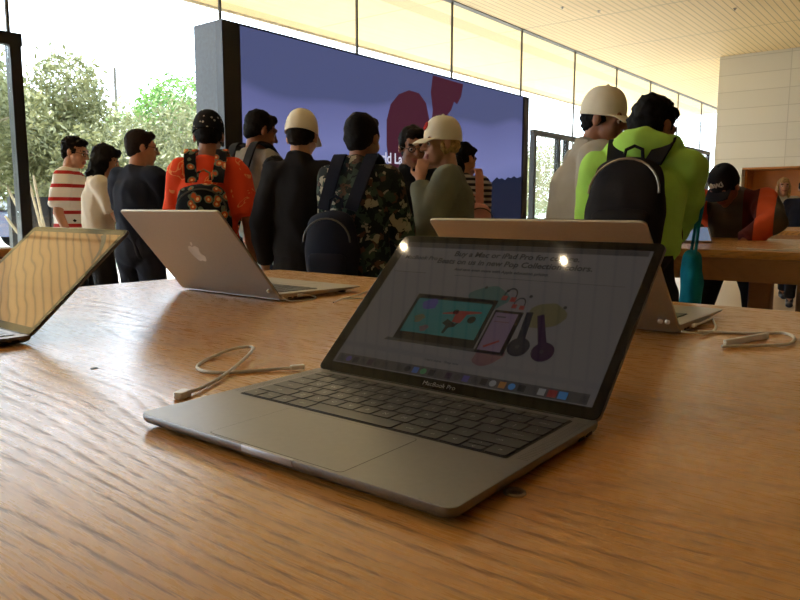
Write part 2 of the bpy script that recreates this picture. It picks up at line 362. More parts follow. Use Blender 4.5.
# ---------------------------------------------------------------- the building
CZ = 4.525; GY = 7.0        # ceiling height, glass line
struct(MB().box((-8, -10, -.2), (27.5, GY+.05, 0)).build('floor', M_floor))
struct(MB().box((-8, -10, CZ), (27.5, GY-.06, CZ+.2)).build('ceiling', M_ceil))
struct(MB().box((-8, GY+.06, CZ), (27.5, 10.35, CZ+.2)).build('trim_1', M_soffit), 'pale wooden overhang of the roof beyond the glass', 'soffit')
struct(MB().box((-8, 10.35, CZ-.04), (27.5, 10.4, CZ+.3)).build('trim_2', M_plain), 'pale outer edge of the roof overhang', 'fascia')
struct(MB().box((-8, GY-.06, CZ-.012), (27.5, GY+.06, CZ+.2)).build('trim_3', M_dark), 'dark channel where the glass meets the ceiling', 'channel')
struct(MB().box((-8.2, -10, 0), (-8, 10, CZ)).build('wall_left', M_rear))
struct(MB().box((-8, -10.2, 0), (27.5, -10, CZ)).build('wall_back', M_rear))
struct(MB().box((27.5, -10, 0), (27.7, GY, CZ)).build('wall_end', M_plain))
w = MB(); WX = 17.5; NZ = 2.03
w.box((WX, -10, NZ), (WX+.3, 4.66, CZ)); w.box((WX, 4.05, 0), (WX+.3, 4.66, NZ)); w.box((WX, -10, 0), (WX+.3, -3, NZ)); w.box((WX+.3, 4.56, 0), (22, 4.66, CZ))
struct(w.build('wall_right', M_wall), 'pale stone panelled wall at the far right', 'wall')
n = MB(); n.box((WX+.9, -3, 0), (WX+.95, 4.05, NZ)); n.box((WX+.3, 4.01, 0), (WX+.9, 4.05, NZ)); n.box((WX+.3, -3, 0), (WX+.9, -2.96, NZ)); n.box((WX+.02, -3, NZ-.04), (WX+.9, 4.05, NZ-.001))
struct(n.build('wall_niche', M_niche), 'orange wood lining of the recess under the stone wall', 'wall')
# glass wall: one window per sheet, doors stand in the black frames
joints = [3.02+2.385*k for k in range(-4, 11)]
door_spans = {4: 'a', 8: 'b', 9: 'b'}
for i in range(len(joints)-1):
    a, b = joints[i], joints[i+1]
    e = empty('window_%d' % (i+1), (a, GY, 0)); struct(e)
    MB().box((.006, -.012, 0), (b-a-.006, .012, CZ-.012)).build('pane', M_glass, e)
    MB().box((b-a-.0125, -.016, 0), (b-a+.0125, .016, CZ-.012)).build('seal', M_seal, e)
def door(k, x0, x1, posts, h=2.665, y=GY-.11):
    e = empty('door_%d' % k, (x0, y, 0)); struct(e)
    MB().box((0, -.045, h-.11), (x1-x0, .045, h)).build('head_rail', M_black, e)
    for p in posts:
        MB().box((p-x0-.05, -.05, 0), (p-x0+.05, .05, h-.11)).build('post', M_black, e)
    MB().box((0, -.045, .0), (x1-x0, .045, .09)).build('bottom_rail', M_black, e)
    q = [x0]+[p for p in posts if x0 < p < x1]+[x1]
    for s, t in zip(posts[:-1], posts[1:]): MB().box((s-x0+.051, -.008, .09), (t-x0-.051, .008, h-.11)).build('pane', M_glass, e)
door(1, -.45, 3.07, (-.38, 1.2, 3.005))
door(2, 12.85, 17.9, (12.92, 14.0, 14.4, 16.1, 17.83))
door(3, 20.4, 25.2, (20.47, 22.8, 25.13), 3.0)
# sprinkler heads and recessed downlights
for k, (x, y) in enumerate([(5.5, 4.6), (6.4, 4.2), (8.8, 4.9), (9.3, 4.3), (12.2, 5.3), (11.6, 5.7), (7.2, 2.4), (11.2, 3.1), (13.5, 3.4)]):
    s = MB(); s.lathe([(.032, 0), (.032, -.006), (.012, -.010), (.011, -.026), (.020, -.028), (.020, -.032)], n=14)
    tag(s.build('ceiling_sprinkler', M_steel, smooth=True, loc=(x, y, CZ)), 'tiny steel sprinkler head poking out of the board ceiling', 'sprinkler', 'sprinkler heads in the board ceiling')
lamps = [(.765, 1.89), (.79, 3.15), (.765, 4.4), (7.2, .63), (7.2, -1.9), (7.2, 3.15), (12.5, 1.0), (12.5, -2.5)]
first = None
for x, y in lamps:
    if first is None:
        e = empty('ceiling_downlight', (x, y, CZ)); MB().lathe([(.036, -.001), (.040, -.004), (.040, -.008), (.03, -.008), (.028, -.001)], n=24).build('trim_ring', M_white, e, True)
        MB().lathe([(.015, -.0012), (.015, -.003), (.001, -.003)], n=24).build('lens', M_lamp, e); first = e
    else: e = copy_tree(first); e.location = (x, y, CZ)
    tag(e, 'small round white downlight set into the board ceiling above the tables', 'light', 'downlights in the board ceiling')
    ld = bpy.data.lights.new('downlight_beam', 'SPOT'); ld.energy = LAMP_W; ld.spot_size = R(95); ld.spot_blend = .8; ld.color = (1, .78, .5); ld.shadow_soft_size = .013
    lo = bpy.data.objects.new('downlight_beam', ld); COL.objects.link(lo); lo.parent = e; lo.location = (0, 0, -.02)
# LED wall
LX0, LX1, LY, LZ = 4.497, 10.70, 5.8, 2.92
e = tag(empty('video_wall', (LX0, LY, 0)), 'huge free standing video wall showing a blue violet picture', 'screen')
W = LX1-LX0
MB().box((0, .1, 0), (W, .45, LZ)).build('cabinet', M_endgrey, e)
b = MB(); b.box((0, 0, 0), (.22, .1, LZ)); b.box((W-.16, 0, 0), (W, .1, LZ)); b.box((.22, 0, 0), (W-.16, .1, .05)); b.box((.22, 0, LZ-.012), (W-.16, .1, LZ))
b.build('frame', M_black, e)
m, nt, bs = newmat('led_picture'); L = nt.links.new
tc = N(nt, 'ShaderNodeTexCoord'); sx = N(nt, 'ShaderNodeSeparateXYZ'); L(tc.outputs['Object'], sx.inputs[0])
rz = N(nt, 'ShaderNodeMapRange'); rz.inputs[1].default_value = .9; rz.inputs[2].default_value = LZ; L(sx.outputs['Z'], rz.inputs[0])
nz = N(nt, 'ShaderNodeTexNoise', Scale=.45, Detail=1); L(tc.outputs['Object'], nz.inputs['Vector'])
ad = N(nt, 'ShaderNodeMath', operation='MULTIPLY_ADD'); L(nz.outputs['Fac'], ad.inputs[0]); ad.inputs[1].default_value = .5; L(rz.outputs[0], ad.inputs[2])
rp = ramp(nt, [(.22, lin((64, 74, 110))), (.45, lin((84, 94, 136))), (.7, lin((102, 107, 154))), (.95, lin((86, 90, 134))), (1.25, lin((68, 74, 110)))]); L(ad.outputs[0], rp.inputs['Fac'])
bs.inputs['Base Color'].default_value = lin((10, 10, 12)); bs.inputs['Roughness'].default_value = .7; bs.inputs['Specular IOR Level'].default_value = .2
L(rp.outputs['Color'], bs.inputs['Emission Color']); bs.inputs['Emission Strength'].default_value = 1.15
pic = MB().box((.22, .03, .05), (W-.16, .1, LZ-.012)).build('picture', m, e)
M_red = emit('led_dark_red', (66, 30, 44), 1, .7, (10, 8, 8), .1); M_ink = emit('led_navy', (26, 31, 50), 1, .7, (8, 8, 8), .1); M_let = emit('led_white', (196, 196, 214), 1, .7)
def led_poly(name, pts, mat, dy):       # flat artwork shown on the screen
    MB().add([(x, dy, z) for x, z in pts]+[(x, dy+.006, z) for x, z in pts], [tuple(range(len(pts)))]+[tuple(range(len(pts), 2*len(pts)))[::-1]]).build(name, mat, pic)
def px2led(px, py):
    cp, sp = math.cos(.1289), math.sin(.1289)
    a = (px-400)/705.4; bb = (300-py)/705.4
    d = (a, cp+bb*sp, -sp+bb*cp)
    dx = d[1]*math.cos(HEAD)+d[0]*math.sin(HEAD); dy = d[1]*math.sin(HEAD)-d[0]*math.cos(HEAD); t = LY/dy
    return (dx*t-LX0, T+.178+d[2]*t)
blob = [(388, 120), (392, 104), (400, 94), (410, 90), (420, 93), (427, 103), (430, 118), (431, 136), (430, 160), (428, 176), (420, 190), (398, 190), (391, 170), (388, 145)]
led_poly('dark_shape', [px2led(*p) for p in blob][::-1], M_red, .022)
arm = [(434, 75), (464, 84), (462, 96), (458, 104), (455, 101), (452, 110), (448, 115), (444, 150), (430, 150), (434, 110), (432, 92)]
led_poly('dark_shape', [px2led(*p) for p in arm][::-1], M_red, .021)
tr = [(476, 218), (476, 190), (479, 187), (481, 183), (483, 184), (485, 179), (487, 182), (490, 181), (492, 183), (495, 180), (498, 177), (500, 179), (503, 178), (506, 180), (509, 177), (512, 178), (515, 176), (518, 178), (522.5, 176), (522.5, 218)]
led_poly('tree_line', [px2led(*p) for p in tr][::-1], M_ink, .02)
x, z = px2led(366.5, 156.5)
tx = text_mesh('World Lab: Build', .185, 'LEFT', bold=.004); link('caption', tx, M_let, pic, loc=(x, .018, z), rot=(PI/2, 0, 0))
# ---------------------------------------------------------------- tables
def table(x0, y0, x1, y1, label, ends=True):
    e = tag(empty('display_table', ((x0+x1)/2, (y0+y1)/2, 0)), label, 'table', 'long oak display tables')
    X, Y = (x1-x0)/2, (y1-y0)/2
    MB().prism(rrect(-X, -Y, X, Y, .02), T-.035, T, 0, .004).build('table_top', M_oak, e, True)
    a = MB(); a.prism(rrect(-X+.004, -Y+.004, X-.004, Y-.004, .02), T-.135, T-.0351, 0, .003); a.build('apron', M_oak_edge, e, True)
    for sx in (-1, 1):
        for sy in (-1, 1):
            lx, ly = sx*(X-.14), sy*(Y-.88)
            MB().prism(rrect(lx-.045, ly-.045, lx+.045, ly+.045, .012), 0, T-.1351, 0, .003).build('leg', M_oak_edge, e, True)
    return e
table(-.14, -2.9, 1.394, 1.568, 'long oak display table in the foreground carrying the open laptops')
table(3.31, -2.9, 4.78, 1.568, 'oak display table at right behind the jacket wearer, with a tablet on it')
table(-.14, 3.30, 1.394, 5.6, 'oak display table at the far left beside the glass door')
table(3.24, 3.05, 4.77, 5.45, 'oak display table hidden behind the row of people before the video wall')
table(6.6, -2.9, 8.13, 1.568, 'farthest oak display table under the stone wall at right')
# ---------------------------------------------------------------- laptops
def apple_outline():
    """fruit-shaped lid mark: body with a bite and a leaf, unit height about 1"""
    body = []
    ctrl = [(0, .30), (.10, .335), (.22, .36), (.34, .31), (.40, .22), (.31, .13), (.265, 0), (.30, -.12), (.42, -.21), (.36, -.36), (.26, -.49), (.16, -.52), (.06, -.485), (0, -.475),
            (-.07, -.49), (-.16, -.52), (-.27, -.46), (-.37, -.30), (-.43, -.10), (-.42, .10), (-.34, .26), (-.22, .345), (-.10, .335)]
    n = len(ctrl)
    for i in range(n):
        p0, p1, p2, p3 = (Vector(ctrl[(i+k-1) % n]) for k in range(4))
        for k in range(4):
            t = k/4; body.append(tuple(.5*((2*p1)+(p2-p0)*t+(2*p0-5*p1+4*p2-p3)*t*t+(3*p1-p0-3*p2+p3)*t**3)))
    leaf = [(0, .37), (.02, .46), (.09, .56), (.20, .61), (.19, .52), (.13, .42), (.05, .38)]
    return body, leaf
def fan(mb, pts, z0, z1, mi=0):
    n = len(pts); c = np.mean(np.array(pts), 0)
    vs = [(p[0], p[1], z1) for p in pts]+[(p[0], p[1], z0) for p in pts]
    mb.add(vs, [tuple(range(n)), tuple(range(n, 2*n))[::-1]]+[(i, i+n, (i+1) % n+n, (i+1) % n) for i in range(n)], mi)
ROWS = [('esc,F1,F2,F3,F4,F5,F6,F7,F8,F9,F10,F11,F12,', [19.43]*14),
        ('`,1,2,3,4,5,6,7,8,9,0,-,=,delete', [19]*13+[25]), ('tab,Q,W,E,R,T,Y,U,I,O,P,[,],\\', [25]+[19]*13),
        ('caps,A,S,D,F,G,H,J,K,L,;,\',return', [31.5]+[19]*11+[31.5]), ('shift,Z,X,C,V,B,N,M,COMMA,.,/,shift', [41]+[19]*10+[41]),
        ('fn,ctrl,alt,cmd,,cmd,alt,<', [19, 19, 19, 24, 91, 24, 19, 19])]
def key_rects(W, D):
    x0 = (W-.272)/2; y = D-.0158; out = []
    for r, (names, ws) in enumerate(ROWS):
        h = .0125 if r == 0 else .0185; x = x0
        for nm, w in zip(names.split(','), ws): out.append((x, y-h, x+w/1000, y, nm.replace('COMMA', ','))); x += w/1000
        if r == 5: out += [(x, y-h/2, x+.019, y, '^'), (x, y-h, x+.019, y-h/2, 'v'), (x+.019, y-h, x+.038, y, '>')]
        y -= h
    return out
def laptop(label, W, D, LL, lid, alu, loc, yaw, wedge=False, full=False, screen=None, logo=M_logo):
    e = tag(empty('laptop', (loc[0], loc[1], T), yaw), label, 'laptop')
    zt = .0115 if not wedge else .0155
    b = MB(); o = rrect(0, 0, W, D, .0075, 8); n = len(o)
    if not wedge:
        vs = []; fs = []; lay = [(.0095, .0016), (.0045, .0026), (.0016, .0044), (.0003, .0066), (0, .0082), (0, zt-.0007), (.0002, zt-.0002), (.0007, zt)]
        for ins, z in lay: vs += [(ins+(W-2*ins)*x/W, ins+(D-2*ins)*y/D, z) for x, y in o]
        for r in range(len(lay)-1): fs += [(r*n+i, r*n+(i+1) % n, (r+1)*n+(i+1) % n, (r+1)*n+i) for i in range(n)]
        fs += [tuple(range(n))[::-1], tuple((len(lay)-1)*n+i for i in range(n))]; b.add(vs, fs)
    else:
        vs = []; fs = []
        def un(y): return .0018+.0068*max(0, 1-y/D)**1.6      # the underside lifts towards the thin front lip
        def tz(y): return zt-.0035*(1-y/D)
        for ins, zf in ((.006, un), (.001, lambda y: un(y)+.0014), (0, lambda y: tz(y)-.0008), (.0008, tz)):
            for x, y in o: X = ins+(W-2*ins)*x/W; Y = ins+(D-2*ins)*y/D; vs.append((X, Y, zf(Y)))
        for r in range(3): fs += [(r*n+i, r*n+(i+1) % n, (r+1)*n+(i+1) % n, (r+1)*n+i) for i in range(n)]
        fs += [tuple(range(n))[::-1], tuple(3*n+i for i in range(n))]; b.add(vs, fs)
    b.build('base', alu, e, True)
    kr = key_rects(W, D); sl = (lambda y: -.0035*(1-y/D)) if wedge else (lambda y: 0)
    wl = MB(); x0, y0, x1, y1 = min(k[0] for k in kr)-.0012, min(k[1] for k in kr)-.0012, max(k[2] for k in kr)+.0012, max(k[3] for k in kr)+.0012
    q = rrect(x0, y0, x1, y1, .0025, 3); m = len(q)
    wl.add([(x, y, zt+.00012+sl(y)) for x, y in q]+[(x, y, zt-.0008+sl(y)) for x, y in q], [tuple(range(m)), tuple(range(m, 2*m))[::-1]]+[(i, i+m, (i+1) % m+m, (i+1) % m) for i in range(m)])
    wl.build('key_well', M_well, e)
    if full:
        for (a, c, d, f, nm) in kr:
            kb = MB(); g = .0009; kb.prism(rrect(a+g, c+g, d-g, f-g, .0016, 4), zt+.0002, zt+.0011, 0, .0003)
            me = kb.mesh('key'); ko = link('key', me, [M_key, M_legend], e, True)
            if nm:
                tm = text_mesh(nm, .0062 if len(nm) == 1 else .0036); off = len(me.vertices)
                co = [((a+d)/2+v.co.x, (c+f)/2+v.co.y, zt+.00117) for v in tm.vertices]
                vs = [tuple(v.co) for v in me.vertices]+co; fs = [tuple(p.vertices) for p in me.polygons]; k0 = len(fs); fs += [tuple(i+off for i in p.vertices) for p in tm.polygons]
                me.clear_geometry(); me.from_pydata(vs, [], fs); me.polygons.foreach_set('material_index', [0]*k0+[1]*(len(fs)-k0)); me.update(); bpy.data.meshes.remove(tm)
        for sx in (.004, W-.0155+.0035):
            sp = MB()
            for i in range(9):
                for j in range(34): cx = sx+i*.001; cy = D-.018-j*.003; sp.box((cx, cy, zt), (cx+.0005, cy+.0005, zt+.00008))
            sp.build('speaker_grille', M_well, e)
    else:
        kb = MB()
        for (a, c, d, f, nm) in kr: g = .0009; ya = sl((c+f)/2); kb.box((a+g, c+g, zt+ya), (d-g, f-g, zt+.001+ya))
        kb.build('keyboard', M_key, e)
    tp = MB(); a, c, d, f = W/2-.067, .0028, W/2+.067, .0865
    if wedge: a, c, d, f = W/2-.0525, .008, W/2+.0525, .084
    q = rrect(a, c, d, f, .004, 4); m = len(q); q2 = rrect(a+.0004, c+.0004, d-.0004, f-.0004, .0038, 4)
    tp.add([(x, y, zt+.00006+sl(y)) for x, y in q]+[(x, y, zt-.0008+sl(y)) for x, y in q]+[(x, y, zt+.0001+sl(y)) for x, y in q2], [tuple(range(m)), tuple(range(m, 2*m))[::-1]]+[(i, i+m, (i+1) % m+m, (i+1) % m) for i in range(m)], 1)
    tp.add([(x, y, zt+.00012+sl(y)) for x, y in q2], [tuple(range(m))], 0)
    tp.build('trackpad', [alu, M_well], e)
    # finger notch in the front lip
    if not wedge: MB().prism(rrect(W/2-.026, -.0006, W/2+.026, .0020, .001, 3), zt-.0048, zt+.00012, 0, .0004).build('lip_notch', M_notch, e, True)
    for fx, fy in ((.03, .03), (W-.03, .03), (.03, D-.03), (W-.03, D-.03)):
        MB().lathe([(.008, 0), (.008, .0022)], (fx, fy, 0), 14).build('rubber_foot', M_rubber, e, True)
    pt = MB()
    for py in (D-.022, D-.036): pt.box((-.0002, py-.0045, .0048), (.0012, py+.0045, .0074))
    for py in (D-.022, D-.036): pt.box((W-.0012, py-.0045, .0048), (W+.0002, py+.0045, .0074))
    pt.build('port', M_well, e)
    hz = .0085 if not wedge else .0085
    hy = D-.008 if not wedge else D-.001
    lo_ = .0045 if not wedge else -.0015
    MB().tube([(.02, D-.0055, hz-.001), (W-.02, D-.0055, hz-.001)], .0045, 14).build('hinge', M_well, e, True)
    ld = MB().prism(rrect(0, lo_, W, LL, .0075, 8), -.0050, -.0006, 0, .0016).build('lid', alu, e, True, (0, hy, hz), (PI-lid, 0, 0))
    MB().prism(rrect(.0006, lo_+.0005, W-.0006, LL-.0006, .007, 8), -.0007, 0, 0, .0002).build('screen_glass', M_bezel, ld, True)
    dx = .0088 if not wedge else .017; disp = (dx+.005, .0165, W-dx-.0005, LL-.0115)
    dp = MB(); dp.box((disp[0], disp[1], -.0002), (disp[2], disp[3], .00010)); d_o = dp.build('display', screen or M_scr_generic, ld)
    cb, lf = apple_outline(); lg = MB(); s = .046
    for pts in (cb, lf): fan(lg, [(W/2-x*s, LL*.52+y*s) for x, y in pts][::-1], -.00525, -.0051)
    me = lg.mesh('logo'); link('logo', me, logo, ld)
    return e, ld, d_o, disp
M_scr_generic = emit('lit_screen_blue', (120, 140, 170), .6, .1)
# ceiling boards mirrored in the leftmost screen, painted as glowing wavy brown lines
m, nt, bs = newmat('painted_ceiling_reflection'); L = nt.links.new
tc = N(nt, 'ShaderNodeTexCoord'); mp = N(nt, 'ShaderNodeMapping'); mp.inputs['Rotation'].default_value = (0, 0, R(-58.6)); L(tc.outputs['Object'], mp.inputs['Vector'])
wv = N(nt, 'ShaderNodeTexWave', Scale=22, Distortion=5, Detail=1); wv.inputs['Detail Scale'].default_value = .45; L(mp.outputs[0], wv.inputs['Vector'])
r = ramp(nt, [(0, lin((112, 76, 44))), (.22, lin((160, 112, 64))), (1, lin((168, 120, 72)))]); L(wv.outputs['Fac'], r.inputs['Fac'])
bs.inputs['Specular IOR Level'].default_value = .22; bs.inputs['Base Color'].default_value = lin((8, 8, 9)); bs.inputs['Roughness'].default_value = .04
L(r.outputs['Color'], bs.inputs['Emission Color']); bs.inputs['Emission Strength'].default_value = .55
M_ceil_refl = m
GREY = emit('page_grey', (63, 60, 59), .62, .03, spec=.22)
laptop_main, lid_main, disp_main, dr = laptop('grey laptop nearest the camera, its screen showing a shopping page with headphones', .3075, .2124, .2075, 2.4157, M_alu_grey, (.3065, .5175), -1.5556, full=True, screen=GREY, logo=M_logo_dark)
laptop('laptop at the left edge whose screen carries a painted reflection of the ceiling boards', .3041, .2124, .205, 2.4026, M_alu_grey, (.208, 1.258), -1.5862, screen=M_ceil_refl, logo=M_logo_dark)[1]
l1 = bpy.data.objects['laptop.001']
e2, lid2, _, _ = laptop('silver laptop seen from behind at the far left corner, pale mark on lid', .323, .229, .217, 2.262, M_alu_silver, (1.136, 1.011), 1.5620, wedge=True)
e3, lid3, _, _ = laptop('silver laptop seen from behind, mostly hidden by the grey laptop in front', .325, .233, .226, 2.375, M_alu_silver, (1.255, .305), 1.5770, wedge=True)
# dark curved stroke on the painted ceiling reflection
ld1 = [c for c in l1.children if c.name.startswith('lid')][0]; dp1 = [c for c in ld1.children if c.name.startswith('display')][0]
stroke = smooth_path([(.247, .193, .00015), (.260, .184, .00015), (.272, .172, .00015), (.281, .160, .00015), (.286, .149, .00015), (.289, .140, .00015), (.2915, .137, .00015)], 6)
sm = MB(); vs = []; fs = []
for i, p in enumerate(stroke):
    d = (stroke[min(i+1, len(stroke)-1)]-stroke[max(i-1, 0)]).normalized(); nrm = Vector((-d.y, d.x, 0)); wd = .0048*(1-.45*i/len(stroke)); vs += [p+nrm*wd, p-nrm*wd]
for i in range(len(stroke)-1): fs.append((2*i, 2*i+1, 2*i+3, 2*i+2))
sm.add(vs, fs).build('dark_stroke', emit('dark_stroke', (40, 34, 30), .8, .1), dp1)
# --- page shown on the nearest laptop (lid millimetres: across, up from hinge)
E_ = {k: emit('page_'+k, c, .34, .03, spec=.22) for k, c in dict(ink=(30, 28, 29), mid=(46, 44, 44), bar=(54, 50, 50), teal=(28, 84, 80), tealp=(46, 70, 66), pinkp=(82, 56, 58), yelp=(74, 68, 46), dark=(16, 14, 16), lil=(86, 70, 84), red=(104, 34, 32), navy=(18, 20, 30), plum=(34, 18, 38), blue=(40, 70, 120), green=(50, 100, 60), white=(110, 108, 106), orange=(120, 80, 40), sky=(52, 96, 136), purple=(58, 50, 100)).items()}
def flat(name, pts, mat, lev): 
    z = .00012+lev*.00006; MB().add([(x/1000, y/1000, z) for x, y in pts], [tuple(range(len(pts)))]).build(name, E_[mat], disp_main)
def circ(cx, cy, rx, ry=None, n=20, a=0, b=360): return [(cx+rx*math.cos(R(a+(b-a)*k/n)), cy+(ry or rx)*math.sin(R(a+(b-a)*k/n))) for k in range(n)]
def rec(x0, y0, x1, y1): return [(x0, y0), (x1, y0), (x1, y1), (x0, y1)]
def txt(body, x, y, size, mat, lev=2, bold=0, align='CENTER', shear=0): link('lettering', text_mesh(body, size/1000, align, bold=bold/1000, shear=shear), E_[mat], disp_main, loc=(x/1000, y/1000, .00012+lev*.00006))
flat('menu_bar', rec(14, 188.5, 295, 195.5), 'bar', 1)
for k in range(3): flat('menu_item', circ(272+6*k, 192, 1.4), 'mid', 2)
txt('MacBook Pro', 21, 172, 8.2, 'ink', 2, .12, 'LEFT')
txt('Buy a Mac or iPad Pro for college.', 158, 180.5, 10.6, 'ink', 2, .22)
txt('Beats on us in new Pop Collection colors.', 158, 168.8, 10.6, 'ink', 2, .22)
txt('And save even more with Apple education pricing.', 151, 157.6, 5.4, 'ink', 2, .1)
flat('rule_line', rec(18, 149, 62, 149.6), 'mid', 1); flat('rule_line', rec(100, 148.6, 285, 149.1), 'bar', 1)
rb = random.Random(3)
def blob2(cx, cy, r, n=26): return [(cx+r*(1+.16*math.sin(3*t+cx)+.1*math.sin(5*t))*math.cos(t), cy+r*(1+.14*math.cos(2*t+cy))*math.sin(t)*.9) for t in [2*PI*k/n for k in range(n)]]
flat('paint_blob', blob2(152, 118, 22), 'tealp', 1); flat('paint_blob', blob2(184, 54, 15), 'pinkp', 1); flat('paint_blob', blob2(222, 106, 19), 'yelp', 1)
for x, y in ((146, 135), (172, 133), (199, 128), (238, 118)): flat('paint_drop', circ(x, y, 1.8), 'ink', 2)
flat('pictured_laptop', rec(70, 57, 167, 119), 'dark', 2); flat('pictured_laptop', [(61, 53.5), (200, 53.5), (197, 57.2), (63, 57.2)], 'mid', 3)
flat('pictured_screen', rec(74, 67, 163, 113), 'teal', 3)
flat('picture_patch', blob2(92, 106, 9), 'purple', 4); flat('picture_patch', blob2(88, 86, 6), 'yelp', 4); flat('picture_patch', blob2(100, 74, 5), 'pinkp', 4)
flat('jumping_figure', circ(127, 99, 3.4), 'dark', 5); flat('jumping_figure', [(128, 86), (138, 85), (141, 97), (156, 100), (156, 102), (140, 101.5), (131, 101), (112, 96), (113, 94.5), (128, 96)], 'red', 5)
flat('jumping_figure', [(122, 89), (132, 84), (137, 86), (134, 80), (128, 78), (126, 70), (123, 71), (124, 80), (118, 83)], 'dark', 6); flat('picture_ball', circ(149, 91, 4.6), 'dark', 5)
flat('pictured_tablet', rec(169, 54, 200, 107), 'dark', 4); flat('tablet_page', rec(171, 57, 195.5, 104), 'lil', 5)
flat('tablet_mark', rec(174, 92, 190, 93.2), 'pinkp', 6); flat('tablet_mark', rec(174, 98, 184, 99.5), 'mid', 6); flat('tablet_mark', [(175, 62), (189, 71), (190, 69), (177, 60)], 'red', 6)
def ring(name, cx, cy, r0, r1, mat, lev, a=0, b=360, sx=1):
    n = 22; vs = []; z = .00012+lev*.00006
    for k in range(n+1):
        t = R(a+(b-a)*k/n); vs += [((cx+r0*sx*math.cos(t))/1000, (cy+r0*math.sin(t))/1000, z), ((cx+r1*sx*math.cos(t))/1000, (cy+r1*math.sin(t))/1000, z)]
    MB().add(vs, [(2*k, 2*k+1, 2*k+3, 2*k+2) for k in range(n)]).build(name, E_[mat], disp_main)
for cx, cy, s in ((177, 127, 1), (191, 117, .85)):
    ring('pictured_earphone', cx, cy, 8.4*s, 10*s, 'ink', 4, -20, 200, .72); flat('pictured_earphone', rec(cx-8*s, cy-7*s, cx-2*s, cy-1*s), 'red', 5); flat('pictured_earphone', rec(cx+2*s, cy-8*s, cx+8*s, cy-2*s), 'red', 5)
for x0, y0, x1, y1, mt in ((211, 66, 206, 108, 'navy'), (236, 64, 218, 106, 'plum')):
    d = Vector((x1-x0, y1-y0)).normalized(); nn = Vector((-d.y, d.x))*4.2
    flat('pictured_headphones', [(x0+nn.x, y0+nn.y), (x0-nn.x, y0-nn.y), (x1-nn.x*.8, y1-nn.y*.8), (x1+nn.x*.8, y1+nn.y*.8)], mt, 5); flat('pictured_headphones', circ(x0, y0, 11), mt, 6); flat('headphone_mark', circ(x0-1, y0, 2.2), 'mid', 7)
txt('Learn more   Shop now', 141, 37, 4, 'mid')
flat('dock', rec(17, 17.6, 293, 28.4), 'bar', 1)
dc = ['mid', 'purple', 'navy', 'mid', 'plum', 'mid', 'mid', 'bar', 'mid', 'navy', 'blue', 'green', 'navy', 'mid', 'plum', 'mid', 'purple', 'mid', 'ink', 'white', 'orange', 'sky', 'ink', 'bar', 'white', 'red', 'sky', 'bar', 'mid']
for k, c in enumerate(dc):
    x = 19.5+k*9.5
    if c in ('red', 'sky') and k > 23: flat('dock_icon', rec(x, 19, x+8, 26.5), c, 2)
    elif c != 'bar': flat('dock_icon', circ(x+3.6, 22.8, 3.5, n=12) if k % 2 else rec(x+.4, 19.4, x+7, 26.2), c, 2)
link('chin_lettering', text_mesh('MacBook Pro', .0066), M_chin, lid_main, loc=(.152, .0105, .00008))
# ---------------------------------------------------------------- cables
def cable(pts, r=.0017, label='', plugs=(), n=8):
    P = smooth_path([(x, y, T+z) for x, y, z in pts], n); c0 = P[0].copy(); c0.z = T
    e = tag(empty('charging_cable', c0), label, 'cable'); P = [p-c0 for p in P]
    MB().tube(P, r, 8).build('cord', M_white, e, True)
    for at, to, w, h, l, mat in plugs:
        a = Vector((at[0], at[1], T+at[2]))-c0; d = Vector((to[0]-at[0], to[1]-at[1], 0)).normalized(); s = Vector((-d.y, d.x, 0))
        q = MB(); q.prism(rrect(0, -w/2, l, w/2, min(w, l)*.3, 5), -h/2, h/2, 0, min(h*.2, .001)); q.build('plug', mat, e, True, a, (0, 0, math.atan2(d.y, d.x)))
    return e
z = .002
cable([(.386, .569, .0035), (.404, .572, .003), (.449, .596, .003), (.505, .633, .005), (.546, .664, .007), (.560, .684, .007), (.541, .697, .005), (.512, .690, .003), (.487, .679, .002), (.462, .657, .002), (.455, .630, .002), (.472, .606, .002), (.498, .589, .002), (.517, .573, .003), (.529, .563, .003)], .0019,
      'white charging cable looped on the wood beside the grey laptop', [((.388, .5685, .0038), (.36, .557, 0), .011, .0065, .017, M_plug), ((.52, .569, .004), (.545, .553, 0), .007, .005, .016, M_plug)])
cable([(1.000, .296, .009), (1.010, .284, .007), (1.040, .276, .003), (1.075, .275, .002), (1.118, .282, .002), (1.165, .297, .003), (1.168, .3005, .006), (1.132, .298, .008), (1.075, .297, .009)], .0016, 'white cable curled against the side of the laptop behind the grey one', [((1.075, .2985, .009), (1.05, .2985, 0), .005, .005, .014, M_white)])
cable([(1.06, .291, .002), (1.074, .262, .002), (1.083, .24, .002), (1.106, .210, .002), (1.118, .194, .003), (1.104, .178, .003), (1.066, .168, .003), (1.021, .171, .003), (.990, .200, .003), (.955, .232, .003)], .0021, 'white cable folded in a long hook on the wood at right', [((.975, .2335, .0045), (1.06, .205, 0), .006, .008, .10, M_white)])
cable([(.905, 1.006, .009), (.912, .994, .003), (.935, .985, .002), (.962, .984, .002), (.978, .992, .004), (.972, 1.003, .008), (.955, 1.0055, .010)], .0015, 'white sensor cord looped under the far left silver laptop', [((.957, 1.0065, .0095), (.93, 1.0065, 0), .005, .005, .012, M_white)])
cable([(1.195, 1.000, .013), (1.205, .992, .012), (1.200, 1.002, .004), (1.15, 1.0, .002), (1.08, .968, .002), (1.01, .948, .002), (.955, .921, .002)], .0014, 'thin white cord hooked over the front corner of the far silver laptop', [])
cable([(1.006, .942, .002), (1.03, .925, .002), (1.08, .895, .002), (1.15, .84, .002), (1.2, .74, .002)], .0013, 'thin grey cord running off behind the grey laptop screen', [])
def pads(ld, ts):
    for x, y in ts: MB().lathe([(.0035, -.0050), (.0035, -.0085), (.0025, -.0095)], (x, y, 0), 12).build('security_sensor', M_white, ld, True)
pads(lid3, [(.013, .024), (.023, .024)]); pads(lid2, [(.016, .022)])
